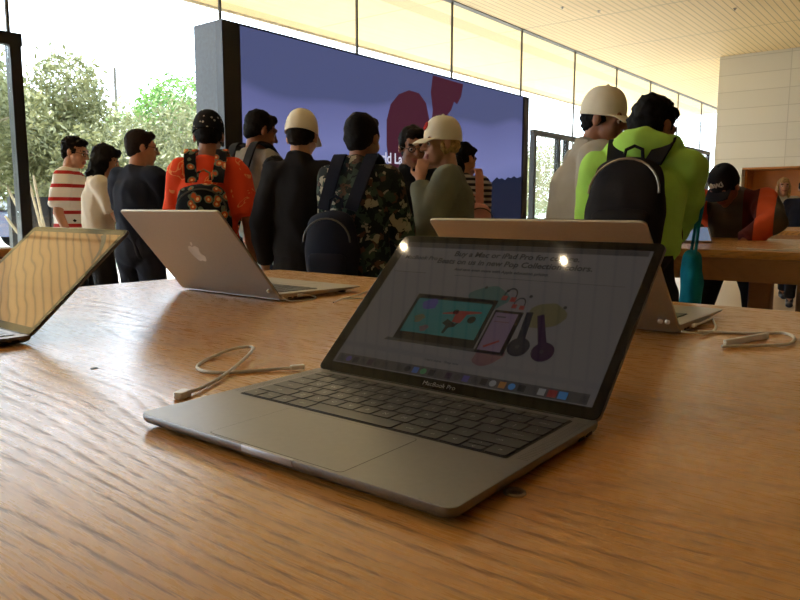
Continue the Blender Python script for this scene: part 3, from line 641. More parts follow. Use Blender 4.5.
g = MB().lathe([(.0072, 0), (.0072, .0012), (.0062, .0018), (.0050, .0014), (.0046, .0003), (.002, .0003), (.0018, .0012), (.0006, .0012)], n=28)
tag(g.build('table_grommet', M_steel, smooth=True, loc=(.378, .2085, T)), 'small round metal plug set in the wood beside the grey laptop', 'grommet')
for k, (x, y) in enumerate([(.392, .745), (.80, .735), (.64, .16)]):
    pass
tag(MB().lathe([(.004, 0), (.004, .0006), (.001, .0007)], n=16).build('table_stud', M_dark, smooth=True, loc=(.391, .748, T)), 'tiny dark stud in the pale patch of the table at left', 'stud')
# tablet and cable on the second table
e = tag(empty('tablet', (3.95, 1.17, T), R(-66)), 'tablet lying tilted on the right table in front of the black cap', 'tablet')
MB().prism(rrect(-.12, -.085, .12, .085, .01), .0, .007, 0, .002).build('shell', M_alu_silver, e, True, (0, 0, .04), (R(25), 0, 0)); s_ = bpy.data.objects['shell']
MB().box((-.112, -.078, .0068), (.112, .078, .0075)).build('display', M_scr_generic, s_)
MB().prism(rrect(-.05, -.03, .05, .05, .01), 0, .04, 0, .003).build('stand', M_plain, e, True, (0, .03, 0))
cable([(3.5, .62, .003), (3.52, .5, .003), (3.6, .42, .003), (3.52, .34, .003), (3.42, .45, .003), (3.4, .62, .003), (3.45, .8, .003)], .003, 'white cable curled on the right hand table', [])
# ---------------------------------------------------------------- people
def rx(a): return Matrix.Rotation(a, 3, 'X')
def rzm(a): return Matrix.Rotation(a, 3, 'Z')
def ik(s, w, l1, l2, pole):
    d = w-s; L_ = min(d.length, (l1+l2)*.995); u = d.normalized(); w2 = s+u*L_
    a = (l1*l1-l2*l2+L_*L_)/(2*L_); h = math.sqrt(max(l1*l1-a*a, 0)); p = Vector(pole); p = (p-u*p.dot(u)).normalized()
    return s+u*a+p*h, w2
class Person: pass
def skeleton(H=1.7, wide=1.0, lean=0, hyaw=0, hpitch=0, hroll=0, larm=None, rarm=None, stance=.09, step=0, twist=0):
    """joints in metres; the figure faces +Y, its right hand is at +X"""
    k = Person(); s = H/1.7; k.s = s; k.w = wide; ln = R(lean)
    k.pel = Vector((0, 0, .94*s))-Vector((0, .12*s*math.sin(ln), 0))
    k.A1 = rx(-ln*.55); k.A2 = rzm(R(twist))@rx(-ln)
    k.waist = k.pel+k.A1@Vector((0, 0, .14*s)); k.chest = k.waist+k.A2@Vector((0, .012*s, .20*s)); k.neck = k.chest+rx(-ln-.08)@Vector((0, -.022*s, .17*s))
    k.sh = {d: k.neck+k.A2@Vector((d*.172*s*wide, .002, -.060*s)) for d in (-1, 1)}
    k.hb = k.neck+rx(-ln*.7-R(hpitch)*.35)@Vector((0, .022*s, .085*s))
    k.HR = rzm(R(hyaw))@rx(-ln*.35-R(hpitch))@Matrix.Rotation(R(hroll), 3, 'Y'); k.hc = k.hb+k.HR@Vector((0, .022*s, .055*s))
    k.hip = {d: k.pel+Vector((d*.085*s*wide, 0, -.05*s)) for d in (-1, 1)}
    k.ank = {d: Vector((d*stance*s, -.02*s+d*step*s, .085*s)) for d in (-1, 1)}
    k.kne = {}
    for d in (-1, 1): k.kne[d], _ = ik(k.hip[d], k.ank[d], .41*s, .405*s, (d*.1, 1, 0))
    k.elb = {}; k.wri = {}; k.hdir = {}
    for d, a in ((-1, larm), (1, rarm)):
        a = a or ('hang',)
        l1, l2 = .285*s, .25*s
        if a[0] == 'hang': t = k.sh[d]+Vector((d*.075*s, .055*s, -.51*s)); pole = (d*.4, -1, 0)
        elif a[0] == 'fwd': t = k.sh[d]+Vector((-d*.06*s, .32*s, -.26*s)); pole = (d*.5, -.4, -1)
        elif a[0] == 'elb': k.elb[d] = Vector(a[1])*s; k.wri[d] = Vector(a[2])*s; k.hdir[d] = a[3]; continue
        elif a[0] == 'phone': t = k.sh[d]+Vector((-d*.13*s, .27*s, -.14*s)); pole = (d*.6, -.2, -1)
        else: t = Vector(a[1])*s; pole = a[2] if len(a) > 2 else (d*.6, -.3, -1)
        k.elb[d], k.wri[d] = ik(k.sh[d], t, l1, l2, pole)
        k.hdir[d] = a[3] if len(a) > 3 else None
    return k
def hand(mb, k, d, curl=.55):
    s = k.s; f = (k.wri[d]-k.elb[d]).normalized()
    if k.hdir[d] is not None: f = Vector(k.hdir[d]).normalized()
    side = Vector((0, 1, 0)) if abs(f.y) < .8 else Vector((-d*.9, 0, .45))
    thumb = (side-f*side.dot(f)).normalized(); nrm = f.cross(thumb)*d       # nrm leaves the palm towards the body
    if nrm.dot(Vector((-d, 0, -.3))) < 0: nrm = -nrm
    w = k.wri[d]; pe = w+f*.082*s
    mb.seg(w+f*.008*s, pe-f*.012*s, (.026*s, .016*s), (.037*s, .0135*s), side=thumb)
    for i, (off, ln) in enumerate(((.029, .072), (.010, .082), (-.010, .076), (-.028, .060))):
        b = pe-f*.012*s+thumb*off*s; c = curl*(.8+.12*i); d1 = (f*math.cos(c*.6)+nrm*math.sin(c*.6)); d2 = (f*math.cos(c*1.5)+nrm*math.sin(c*1.5))
        m_ = b+d1*ln*.52*s; mb.seg(b, m_, .0092*s, .0084*s, n=8); mb.seg(m_, m_+d2*ln*.48*s, .0084*s, .0072*s, n=8)
    b = w+f*.022*s+thumb*.022*s; d1 = (f*.62+thumb*.72+nrm*.25).normalized(); m_ = b+d1*.042*s; mb.seg(b, m_, .0125*s, .0105*s, n=8); mb.seg(m_, m_+(f*.85+thumb*.2+nrm*.35).normalized()*.03*s, .0103*s, .0085*s, n=8)
def body(k, name, mats, voxel=.0075):
    s, w = k.s, k.w; X = k.A2@Vector((1, 0, 0)); mb = MB()
    mb.seg(k.pel+Vector((0, 0, -.03*s)), k.waist, (.145*s*w, .098*s*w), (.128*s*w, .088*s*w)); mb.seg(k.waist, k.chest, (.128*s*w, .088*s*w), (.152*s*w, .105*s*w), X)
    mb.seg(k.chest, k.neck+(k.chest-k.neck)*.42, (.15*s*w, .10*s*w), (.12*s*w, .075*s), X)
    mb.seg(k.sh[-1], k.sh[1], .052*s, .052*s)
    mb.seg(k.neck+(k.chest-k.neck)*.35, k.hb+k.HR@Vector((0, 0, .02*s)), .062*s, .052*s)
    for d in (-1, 1):
        mb.seg(k.sh[d], k.elb[d], .047*s*w, .038*s); mb.seg(k.elb[d], k.wri[d], .037*s, .0255*s); hand(mb, k, d)
        mb.seg(k.hip[d], k.kne[d], .082*s*w, .054*s); mb.seg(k.kne[d], k.ank[d], .053*s, .036*s); mb.seg(k.ank[d]+Vector((0, -.03*s, -.04*s)), k.ank[d]+Vector((0, .15*s, -.055*s)), (.036*s, .04*s), (.04*s, .026*s))
    HR = k.HR; c = k.hc
    def P(x, y, z): return c+HR@Vector((x*s, y*s, z*s))
    def el(x, y, z, a, b, e): mb.ell(P(x, y, z), (a*s, b*s, e*s), HR)
    el(0, -.016, .028, .074, .094, .086); el(0, .028, -.038, .058, .062, .074); el(0, .064, -.098, .024, .022, .02); el(0, .035, -.075, .045, .045, .04)
    for d in (-1, 1): el(d*.034, .056, -.032, .027, .03, .03); el(d*.078, -.006, -.008, .010, .021, .033); el(d*.031, .070, .003, .018, .012, .013)
    mb.seg(P(0, .086, .012), P(0, .110, -.026), .0085*s, .0135*s); mb.seg(P(-.04, .074, .026), P(.04, .074, .026), .014*s, .014*s); mb.seg(P(-.016, .088, -.060), P(.016, .088, -.060), .0095*s, .0095*s); mb.seg(P(-.013, .085, -.071), P(.013, .085, -.071), .009*s, .009*s)
    for d in (-1, 1): el(d*.011, .100, -.028, .009, .010, .008)
    me = remesh(mb, voxel, 3, .45)
    o = link(name, me, mats, None, True, sharp=None)
    inv = HR.transposed()
    for p in me.polygons:
        q = inv@(p.center-c)/s
        if q.y > .06:
            if -.078 < q.z < -.052 and abs(q.x) < .025 and q.y > .082: p.material_index = 1
            elif .018 < q.z < .031 and .014 < abs(q.x) < .048: p.material_index = 2
    return o
def eyes(k, root):
    for d in (-1, 1):
        c = k.hc+k.HR@(Vector((d*.031, .0755, -.001))*k.s); m = MB(); m.ell(c, (.0112*k.s,)*3, k.HR, 10, 8); m.ell(c+k.HR@Vector((0, .0085, 0))*k.s, (.0068*k.s, .0055*k.s, .0068*k.s), k.HR, 10, 6, 1)
        m.build('eye', [M_eyew, M_iris], root, True, sharp=None)
def hairdo(k, root, mat, kind='short', spike=.006):
    s, HR, c = k.s, k.HR, k.hc; mb = MB()
    def el(x, y, z, a, b, e): mb.ell(c+HR@Vector((x*s, y*s, z*s)), (a*s, b*s, e*s), HR, 18, 12)
    if kind == 'bun_cap':           # hair that shows under a cap
        el(0, -.04, -.005, .078, .072, .06); el(-.066, .0, -.02, .014, .03, .045); el(.066, 0, -.02, .014, .03, .045)
    elif kind == 'under_cap': el(0, -.030, .0, .077, .086, .052); el(0, -.031, .036, .076, .085, .06); el(0, -.052, -.035, .06, .050, .035); el(-.068, -.005, .008, .012, .03, .03); el(.068, -.005, .008, .012, .03, .03)
    else:
        el(0, -.026, .042, .082, .096, .084); el(0, -.045, .0, .078, .07, .062); el(0, -.058, -.04, .058, .045, .036); el(0, .045, .085, .058, .038, .03)
        for d in (-1, 1): el(d*.068, -.002, .012, .014, .034, .036)
    if kind == 'long':
        el(0, -.06, -.06, .082, .05, .09); el(0, -.065, -.13, .075, .04, .06)
        for d in (-1, 1): el(d*.076, -.005, -.05, .020, .05, .085); el(d*.07, .0, -.12, .022, .042, .06)
        el(0, .05, .07, .066, .036, .03)
    if kind == 'pony': el(0, -.125, .01, .028, .04, .03); el(0, -.155, -.04, .03, .03, .06); el(0, -.155, -.09, .022, .024, .05)
    if kind == 'spiky':
        for i in range(16): a = i*2.4; r = .02+.05*(i/16); el(r*math.cos(a), r*math.sin(a)-.03, .118-r*.45, .011, .011, .018)
    def wf(p, n): return (spike*.5 if kind == 'under_cap' else spike*1.3)*s*noise.noise(p*34)+spike*.9*s*noise.noise(p*90)
    link('hair', remesh(mb, .008, 2, .4, wfun=wf), mat, root, True, sharp=None)
def glasses(k, root):
    m = MB(); s = k.s
    def P(x, y, z): return k.hc+k.HR@(Vector((x, y, z))*s)
    for d in (-1, 1):
        m.tube([P(d*.031+.021*math.cos(t), .100-.006*abs(math.cos(t)), .001+.016*math.sin(t)) for t in [2*PI*i/16 for i in range(17)]], .0022*s, 6); m.tube([P(d*.052, .094, .004), P(d*.078, .06, .006), P(d*.084, -.01, .004)], .002*s, 6)
    m.tube([P(-.011, .102, .004), P(0, .105, .008), P(.011, .102, .004)], .002*s, 6); m.build('glasses', M_black, root, True)
def cap_hat(k, root, mat, back=False, tilt=0, brimmat=None, emblem=None, gap=True):
    s = k.s; HR = k.HR@(rzm(PI) if back else Matrix.Identity(3))@rx(R(-tilt)); c = k.hc+k.HR@Vector((0, -.014*s, .032*s))
    vs = []; fs = []; n = 32; rings = 12
    for sg, dl in ((1, 0), (-1, .006)):
        for j in range(rings+1):
            t = PI/2*j/rings
            for i in range(n):
                a = 2*PI*i/n; r = math.cos(t)**.72
                gap = 0
                zz = max(.118-dl, .01)*math.sin(t)
                if not gap: vs.append(c+HR@(Vector(((.088-dl)*r*math.cos(a), (.107-dl)*r*math.sin(a), zz-.004-(.016 if j == 0 else 0)))*s))
        o = 0 if sg == 1 else (rings+1)*n
        for j in range(rings):
            for i in range(n):
                if j < 4 and i in (22, 23, 24, 25) and j >= 1 and gap:
                    continue           # the opening above the strap
                q = (o+j*n+i, o+j*n+(i+1) % n, o+(j+1)*n+(i+1) % n, o+(j+1)*n+i); fs.append(q if sg == 1 else q[::-1])
    for i in range(n): a, b = i, (i+1) % n; o = (rings+1)*n; fs.append((a, o+a, o+b, b))
    cap_o = MB().add(vs, fs).build('cap', mat, root, True, sharp=60)
    b = MB(); top = []; bot = []; m_ = 18
    for j in range(6):
        q = j/5
        for i in range(m_+1):
            a = R(-62+124*i/m_); x = math.sin(a)*(.088-.002*q); y = math.cos(a)*.104*(1-q)+q*(.104*math.cos(a)*.55+.098+.012*math.cos(a)); z = -.010-.024*q*q-.30*x*x*8*(.35+.65*q)*.35
            top.append(c+HR@(Vector((x, y, z))*s)); bot.append(c+HR@(Vector((x, y, z-.004))*s))
    w = m_+1; fs = []; o = len(top)
    for j in range(5):
        for i in range(m_): fs += [(j*w+i, (j+1)*w+i, (j+1)*w+i+1, j*w+i+1), (o+j*w+i, o+j*w+i+1, o+(j+1)*w+i+1, o+(j+1)*w+i)]
    for i in range(m_): fs += [(5*w+i, o+5*w+i, o+5*w+i+1, 5*w+i+1), (i, i+1, o+i+1, o+i)]
    for j in range(5): fs += [(j*w, o+j*w, o+(j+1)*w, (j+1)*w), (j*w+m_, (j+1)*w+m_, o+(j+1)*w+m_, o+j*w+m_)]
    b.add(top+bot, fs).build('brim', brimmat or mat, cap_o, True, sharp=50)
    MB().ell(c+HR@Vector((0, 0, .116*s)), (.009*s, .009*s, .006*s), HR).build('button', mat, cap_o, True, sharp=None)
    if emblem:
        q = MB()
        def on(u, v):       # u along the brow, v up, on the front of the crown
            a = PI/2-u/.1; t = math.asin(min(1, max(0, v/.118))); r = math.cos(t)**.72*1.015
            return c+HR@(Vector((.088*r*math.cos(a), .107*r*math.sin(a), .118*math.sin(t)-.002))*s)
        for st in emblem[1]: q.tube([on(u, v) for u, v in smooth_path_2(st)], emblem[2]*s, 6)
        q.build('emblem', emblem[0], cap_o, True)
    return cap_o
def smooth_path_2(st): return [(p.x, p.y) for p in smooth_path([(u, v, 0) for u, v in st], 4)]
def shirt(k, root, mat, sleeve=.8, loose=.026, hem=.10, name='shirt', collar=False, hood=None, fold=.010, cuff=None):
    s, w = k.s, k.w; X = k.A2@Vector((1, 0, 0)); mb = MB(); lo = loose*s
    def t2(a, b): return (a*s*w+lo, b*s*w+lo)
    mb.seg(k.pel+Vector((0, 0, -hem*s)), k.waist, t2(.150, .105), t2(.136, .094), capk=.1, n=20); mb.seg(k.waist, k.chest, t2(.136, .094), t2(.15, .105), X, n=20)
    mb.seg(k.chest, k.neck+(k.chest-k.neck)*.40, t2(.15, .10), (.115*s*w+lo, .07*s+lo*.6), X, n=20)
    mb.seg(k.sh[-1]*.96+k.sh[1]*.04, k.sh[1]*.96+k.sh[-1]*.04, .050*s+lo*.55, .050*s+lo*.55)
    mb.seg(k.neck+(k.chest-k.neck)*.5, k.neck+(k.hb-k.neck)*(.10), .085*s, .066*s, capk=.15)
    for d in (-1, 1):
        if sleeve <= 1: mb.seg(k.sh[d], k.sh[d]+(k.elb[d]-k.sh[d])*sleeve, .051*s*w+lo*.7, .049*s+lo*1.0, capk=.12)
        else: mb.seg(k.sh[d], k.elb[d], .051*s*w+lo*.7, .044*s+lo*.7); mb.seg(k.elb[d], k.elb[d]+(k.wri[d]-k.elb[d])*(sleeve-1), .043*s+lo*.7, .031*s+lo*.55, capk=.12)
    if collar: mb.seg(k.neck+(k.chest-k.neck)*.16, k.neck+(k.hb-k.neck)*.42, .078*s, .070*s, capk=.12)
    if hood is True:
        q = k.neck+k.A2@Vector((0, -.06*s, .0)); mb.ell(q, (.125*s, .07*s, .075*s), k.A2); mb.seg(k.neck+k.A2@Vector((-.09*s, -.01, .01)), k.neck+k.A2@Vector((.09*s, -.01, .01)), .062*s, .062*s)
    o = link(name, remesh(mb, .010, 5, .5, fold*s, 9), mat, root, True, sharp=None)
    return o
def trousers(k, root, mat, length=1.9, loose=.020, name='trousers'):
    s, w = k.s, k.w; mb = MB(); lo = loose*s
    mb.seg(k.pel+k.A1@Vector((0, 0, .12*s)), k.pel+Vector((0, 0, -.04*s)), (.142*s*w+lo*.6, .10*s*w+lo*.6), (.145*s*w+lo*.7, .105*s*w+lo*.7), capk=.2, n=20)
    mb.ell(k.pel+Vector((0, -.005*s, -.075*s)), (.150*s*w+lo*.8, .118*s*w+lo, .10*s)); mb.ell(k.pel+Vector((0, 0, -.02*s)), (.152*s*w+lo*.8, .122*s*w+lo, .13*s))
    for d in (-1, 1):
        mb.seg(k.hip[d], k.kne[d], .084*s*w+lo*.8, .058*s+lo, capk=.5 if length > 1 else .1)
        if length > 1: mb.seg(k.kne[d], k.kne[d]+(k.ank[d]-k.kne[d])*min(length-1, .97), .058*s+lo, .044*s+lo, capk=.1)
    return link(name, remesh(mb, .011, 4, .5, .006*s, 8), mat, root, True, sharp=None)
def shoes(k, root, mat):
    for d in (-1, 1):
        a = k.ank[d]; mb = MB(); s = k.s
        mb.seg(a+Vector((0, -.045*s, -.045*s)), a+Vector((0, .16*s, -.052*s)), (.044*s, .040*s), (.048*s, .033*s)); mb.seg(a+Vector((0, -.03*s, -.02*s)), a+Vector((0, .01, .02*s)), .05*s, .046*s, capk=.2)
        for i in range(len(mb.v)): x, y, z = mb.v[i]; mb.v[i] = (x, y, max(z, .001))
        link('shoe', remesh(mb, .009, 2, .4), mat, root, True, sharp=None)
def person(label, x, y, head, H=1.65, skin=None, hair=None, top=None, bottom=None, shoe=None, voxel=.0085, cap=None, specs=False, group=None, **pose):
    k = skeleton(H=H, **pose)
    b = body(k, 'person', [skin or M_skin, M_lip, M_brow], voxel)
    b.location = (x, y, 0); b.rotation_euler = (0, 0, R(head-90)); tag(b, label, 'person', group)
    eyes(k, b)
    if hair: hairdo(k, b, *hair)
    if cap: cap_hat(k, b, **cap)
    if specs: glasses(k, b)
    if top: shirt(k, b, **top)
    if bottom: trousers(k, b, **bottom)
    shoes(k, b, shoe or M_shoe)
    return b, k
def backpack(b, k, label, mat, size=(.30, .15, .44), drop=.02, shellmat=None, loose=.03, off=0, zipmat=None, tint=None):
    """rucksack worn on the back: body, pocket, two shoulder straps, top loop"""
    s = k.s; A = k.A2; w_, d_, h_ = (v*s for v in size)
    top = k.neck+A@Vector((off, -.10*s-loose*s, -.06*s-drop*s)); c = top+A@Vector((0, -d_/2, -h_/2))
    Mw = Matrix.Translation((b.location.x, b.location.y, 0))@Matrix.Rotation(b.rotation_euler.z, 4, 'Z')
    base = Mw@(c+A@Vector((0, 0, -h_/2)))
    e = tag(empty('backpack', base, b.rotation_euler.z), label, 'backpack'); o = c+A@Vector((0, 0, -h_/2))
    q = MB()
    for t0, t1, ra, rb in ((-.36, .0, (.46*w_, .40*d_), (.5*w_, .5*d_)), (.0, .30, (.5*w_, .5*d_), (.42*w_, .40*d_))): q.seg(c+A@Vector((0, 0, t0*h_))-o, c+A@Vector((0, 0, t1*h_))-o, ra, rb, A@Vector((1, 0, 0)), n=20)
    link('bag_body', remesh(q, .011, 4, .5, .006, 7), mat, e, True, sharp=None)
    q = MB(); pc = c+A@Vector((0, -.42*d_, -.16*h_))-o; q.seg(pc+A@Vector((0, 0, -.13*h_)), pc+A@Vector((0, 0, .10*h_)), (.36*w_, .22*d_), (.36*w_, .20*d_), A@Vector((1, 0, 0)), capk=.6)
    link('pocket', remesh(q, .010, 3, .5, .004, 8), shellmat or mat, e, True, sharp=None)
    zp = MB(); zp.tube([c+A@Vector((w_*.43*math.cos(t), -d_*.36-.012*s, h_*(.10+.26*math.sin(t))))-o for t in [PI*i/14 for i in range(15)]], .0045*s, 6); zp.build('zip', zipmat or M_dark, e, True)
    lp = MB(); lp.tube([top+A@Vector((x*s, -.01*s-.01, z*s))-o for x, z in ((-.035, -.01), (-.03, .03), (0, .045), (.03, .03), (.035, -.01))], .007*s, 6); lp.build('top_loop', mat, e, True)
    for d in (-1, 1):
        sh = k.neck+(k.sh[d]-k.neck)*.56; r_ = .064*s+.012
        pth = [top+A@Vector((d*.07*s, -.005, -.02*s)), sh+A@Vector((0, -.075*s, .055*s)), sh+A@Vector((0, -.01, .082*s)), sh+A@Vector((0, .075*s, .05*s)), sh+A@Vector((d*.02*s, .135*s, -.06*s)), sh+A@Vector((d*.035*s, .145*s, -.17*s)), sh+A@Vector((d*.06*s, .09*s, -.30*s)), c+A@Vector((d*w_*.46, d_*.35, -h_*.36))]
        P = smooth_path([p-o for p in pth], 6); st = MB(); vs = []; fs = []
        for i, p in enumerate(P):
            t = (P[min(i+1, len(P)-1)]-P[max(i-1, 0)]).normalized(); xx = A@Vector((1, 0, 0)); xx = (xx-t*xx.dot(t)).normalized(); nn = t.cross(xx); hw = .031*s if i < len(P)*.68 else .014*s
            vs += [p+xx*hw+nn*.006, p-xx*hw+nn*.006, p-xx*hw-nn*.006, p+xx*hw-nn*.006]
        for i in range(len(P)-1):
            for j in range(4): fs.append((4*i+j, 4*i+(j+1) % 4, 4*i+4+(j+1) % 4, 4*i+4+j))
        fs += [(3, 2, 1, 0), tuple(4*(len(P)-1)+j for j in range(4))]
        st.add(vs, fs).build('shoulder_strap', mat, e, True, sharp=50)
    return e
c_navy = cloth('navy_cotton', (30, 34, 48)); c_black = cloth('black_cotton', (24, 24, 27)); c_white = cloth('cream_cotton', (222, 212, 196), .06); c_grey = cloth('grey_cotton', (150, 144, 136)); c_jean = cloth('dark_denim', (36, 42, 58)); c_dkgrey = cloth('charcoal_cotton', (46, 46, 50))
c_olive = cloth('grey_green_knit', (112, 112, 94)); c_lgrey = cloth('light_grey_cotton', (168, 162, 150), .06); c_lime = cloth('lime_nylon', (170, 220, 96), .10); c_teal = cloth('teal_lining', (20, 132, 150)); c_cap = cloth('cream_cap_cloth', (228, 219, 198), .05); c_orange = cloth('orange_cotton', (214, 84, 40)); c_maroon = cloth('maroon_cotton', (92, 34, 34))
c_coat = cloth('grey_olive_jacket', (74, 72, 64)); c_pink = cloth('dusty_pink_cloth', (208, 150, 140)); c_aqua = cloth('pale_aqua_cotton', (176, 200, 196)); c_pack = cloth('black_pack_cloth', (30, 28, 30)); c_navypack = cloth('dark_navy_pack_cloth', (26, 30, 44)); c_red = cloth('red_cloth', (170, 40, 36)); c_beige = cloth('beige_trousers', (140, 126, 104))
p_stripe = pattern('red_white_stripe', 'red_stripe'); p_navys = pattern('fine_navy_stripe', 'navy_stripe'); p_camo = pattern('leafy_camouflage', 'camo'); p_flor = pattern('flower_print', 'floral'); p_dots = pattern('dotted_black', 'dots'); p_tee = pattern('orange_graphic', 'graphic')
V = ('pos',)
PP = []
# left group by the door
person('person in a red and white striped tee with glasses, turned to the right', 2.686, 5.372, -42, H=1.630, hair=(M_hair, 'short'), top=dict(mat=p_stripe, sleeve=.85), bottom=dict(mat=c_black), hpitch=14, hyaw=-14, specs=True, larm=('fwd',), rarm=('hang',), wide=.92)
person('person in a cream top and black trousers, between the striped tee and the navy tee', 2.580, 4.770, -22, H=1.540, hair=(M_hair, 'long'), top=dict(mat=c_white, sleeve=.75, hem=.04), bottom=dict(mat=c_black), hpitch=22, hyaw=-14, larm=('phone',), rarm=('phone',), wide=.9)
person('person in a navy tee and dark jeans with sunglasses, looking to the right', 2.518, 4.160, 14, H=1.585, hair=(M_hair_brown, 'short', .003), top=dict(mat=c_navy, sleeve=.8), bottom=dict(mat=c_jean), hpitch=6, hyaw=-38, specs=True, larm=('fwd',), rarm=('fwd',), wide=1.02)
# row of boys before the video wall
b, k = person('person in an orange tee and a dotted black cap, seen from behind', 2.287, 3.096, 44, H=1.580, skin=M_skin2, hair=(M_hair, 'under_cap'), top=dict(mat=p_tee, sleeve=.9, loose=.034), bottom=dict(mat=c_dkgrey), cap=dict(mat=p_dots, back=False, gap=False), hpitch=16, hyaw=4, larm=('fwd',), rarm=('hang',), wide=.88)
backpack(b, k, 'flower print backpack on the back of the person in orange', p_flor, (.30, .13, .42), .05)
b, k = person('person in a grey tee with a dark strap, turned in profile to the right', 2.873, 3.452, 2, H=1.69, skin=M_skin2, hair=(M_hair, 'short', .004), top=dict(mat=c_grey, sleeve=.95, loose=.03), bottom=dict(mat=c_dkgrey), hpitch=18, hyaw=-22, larm=('fwd',), rarm=('fwd',), wide=.92, voxel=.0075)
backpack(b, k, 'dark backpack with a single visible strap on the person in the grey tee', c_pack, (.24, .10, .34), .06)
person('person in pale aqua mostly hidden between the grey tee and the black jacket', 2.735, 3.066, -150, H=1.38, hair=(M_hair, 'short'), top=dict(mat=c_aqua, sleeve=.9), bottom=dict(mat=c_jean), larm=('phone',), rarm=('phone',), hpitch=14, wide=.85)
person('person in a black jacket and a cream cap, seen from behind', 2.414, 2.548, 34, H=1.550, hair=(M_hair, 'under_cap'), top=dict(mat=c_black, sleeve=1.9, loose=.028, hem=.16, collar=True, name='jacket'), bottom=dict(mat=c_black), cap=dict(mat=c_cap, back=False, tilt=2), hpitch=12, hyaw=-6, wide=.80)
b, k = person('person in a camouflage jacket, seen from behind', 2.295, 2.057, 22, H=1.495, skin=M_skin2, hair=(M_hair, 'short', .003), top=dict(mat=p_camo, sleeve=1.9, loose=.034, hem=.16, collar=True, name='jacket'), bottom=dict(mat=c_black), hpitch=6, hyaw=-12, larm=('fwd',), rarm=('fwd',), wide=.85)
backpack(b, k, 'dark navy backpack hanging low on the camouflage jacket', c_navypack, (.27, .15, .42), .13, off=-.055)
person('person with glasses in dark clothes facing the camera behind the cheek-holding person in grey green', 3.084, 2.387, 232, H=1.530, skin=M_skin2, hair=(M_hair, 'short'), top=dict(mat=c_black, sleeve=1.9, loose=.03, collar=True), bottom=dict(mat=c_black), hpitch=14, specs=True, larm=('pos', (-.12, .30, 1.02)), rarm=('pos', (.06, .34, 1.04)), voxel=.0075)
E_star = (c_red, [[(-.02, .055), (0, .075), (.02, .055), (0, .04), (-.02, .055)], [(-.012, .057), (.012, .057)]], .006)
b, k = person('person in a cream cap and grey green top, one hand raised to the cheek', 2.837, 1.953, 122, H=1.505, hair=(M_hair_blonde, 'bun_cap', .008), top=dict(mat=c_olive, sleeve=1.92, loose=.036, hem=.14), bottom=dict(mat=c_beige), cap=dict(mat=c_cap, back=False, tilt=-4, emblem=E_star), hpitch=4, hyaw=24, larm=('elb', (-.225, .10, 1.14), (-.105, .155, 1.385), (.3, -.12, .95)), rarm=('fwd',), voxel=.007, wide=.98)
person('person in a charcoal tee almost hidden behind the grey green top', 3.489, 2.441, 110, H=1.47, hair=(M_hair, 'pony'), top=dict(mat=c_dkgrey, sleeve=.9), bottom=dict(mat=c_black), hyaw=10, wide=.7)
b, k = person('person in a fine striped tee with a pink bag, looking down to the right', 4.10, 2.715, 62, H=1.545, hair=(M_hair, 'short'), top=dict(mat=p_navys, sleeve=.9), bottom=dict(mat=c_black), hpitch=16, hyaw=-72, larm=('fwd',), rarm=('fwd',))
backpack(b, k, 'dusty pink backpack on the person in the striped tee', c_pink, (.28, .15, .42), .12)
# right group
person('person in a cream cap and light grey shirt, looking down to the right', 2.888, 1.312, -54, H=1.585, skin=M_skin2, hair=(M_hair, 'under_cap'), top=dict(mat=c_lgrey, sleeve=1.85, loose=.036, hem=.16, collar=True), bottom=dict(mat=c_beige), cap=dict(mat=c_cap, back=False, tilt=-2), hpitch=9, hyaw=-34, larm=('fwd',), rarm=('hang',), voxel=.007, lean=6, wide=1.14)
b, k = person('person in a lime green jacket bent over the table with a black backpack', 2.500, 0.920, 12, H=1.550, skin=M_skin2, hair=(M_hair, 'spiky', .008), top=dict(mat=c_lime, sleeve=1.95, loose=.034, hem=-.15, hood=True, name='jacket'), bottom=dict(mat=c_black), hpitch=16, hyaw=-34, lean=22, larm=('fwd',), rarm=('pos', (.10, .66, 1.04), (.3, -.3, -.8), (-.1, 1, -.15)), voxel=.007, wide=.98)
backpack(b, k, 'large black backpack on the lime green jacket', c_pack, (.285, .17, .52), .02, off=-.01, zipmat=M_steel)
BL = b; KL = k
q = MB(); q.seg(k.neck+(k.hb-k.neck)*.05, k.neck+(k.hb-k.neck)*.55, .082*k.s, .072*k.s, capk=.15); link('collar', remesh(q, .009, 3, .5, .004, 14), c_teal, b, True, sharp=None)
e = tag(empty('tote_bag', (2.79, .80, .62), R(25)), 'teal cloth bag hanging at the side of the lime green jacket', 'bag')
q = MB(); q.seg((0, 0, .05), (0, 0, .30), (.085, .035), (.07, .025), capk=.6); link('bag_body', remesh(q, .009, 4, .5, .012, 8), c_teal, e, True, sharp=None)
for sx in (-.05, .05): MB().tube([(sx, 0, .30), (sx*.7, -.01, .42), (0, -.03, .52)], .006, 6).build('handle', c_teal, e, True)
S1 = [[(-.05, .06), (-.055, .03), (-.035, .035), (-.04, .055)], [(-.03, .035), (-.02, .055), (-.01, .03), (0, .055)], [(.005, .03), (.02, .05), (.025, .028), (.012, .034)], [(.03, .055), (.035, .022), (.05, .045)]]
person('person in a black cap with pale lettering bent far over the right table', 4.99, 1.19, 188, H=1.60, skin=M_skin2, hair=(M_hair, 'under_cap'), top=dict(mat=pattern('colour_block_jacket', 'blocks'), sleeve=1.9, loose=.05, hem=.06, name='jacket', collar=True), bottom=dict(mat=c_black), cap=dict(mat=c_black, back=False, tilt=-4, emblem=(c_lgrey, S1, .0045)), hpitch=22, hyaw=-24, lean=59, stance=.24, wide=1.12, larm=('pos', (-.12, .64, .965), (-1, .3, .1)), rarm=('pos', (.10, .64, .965), (1, .3, .1)), voxel=.007)
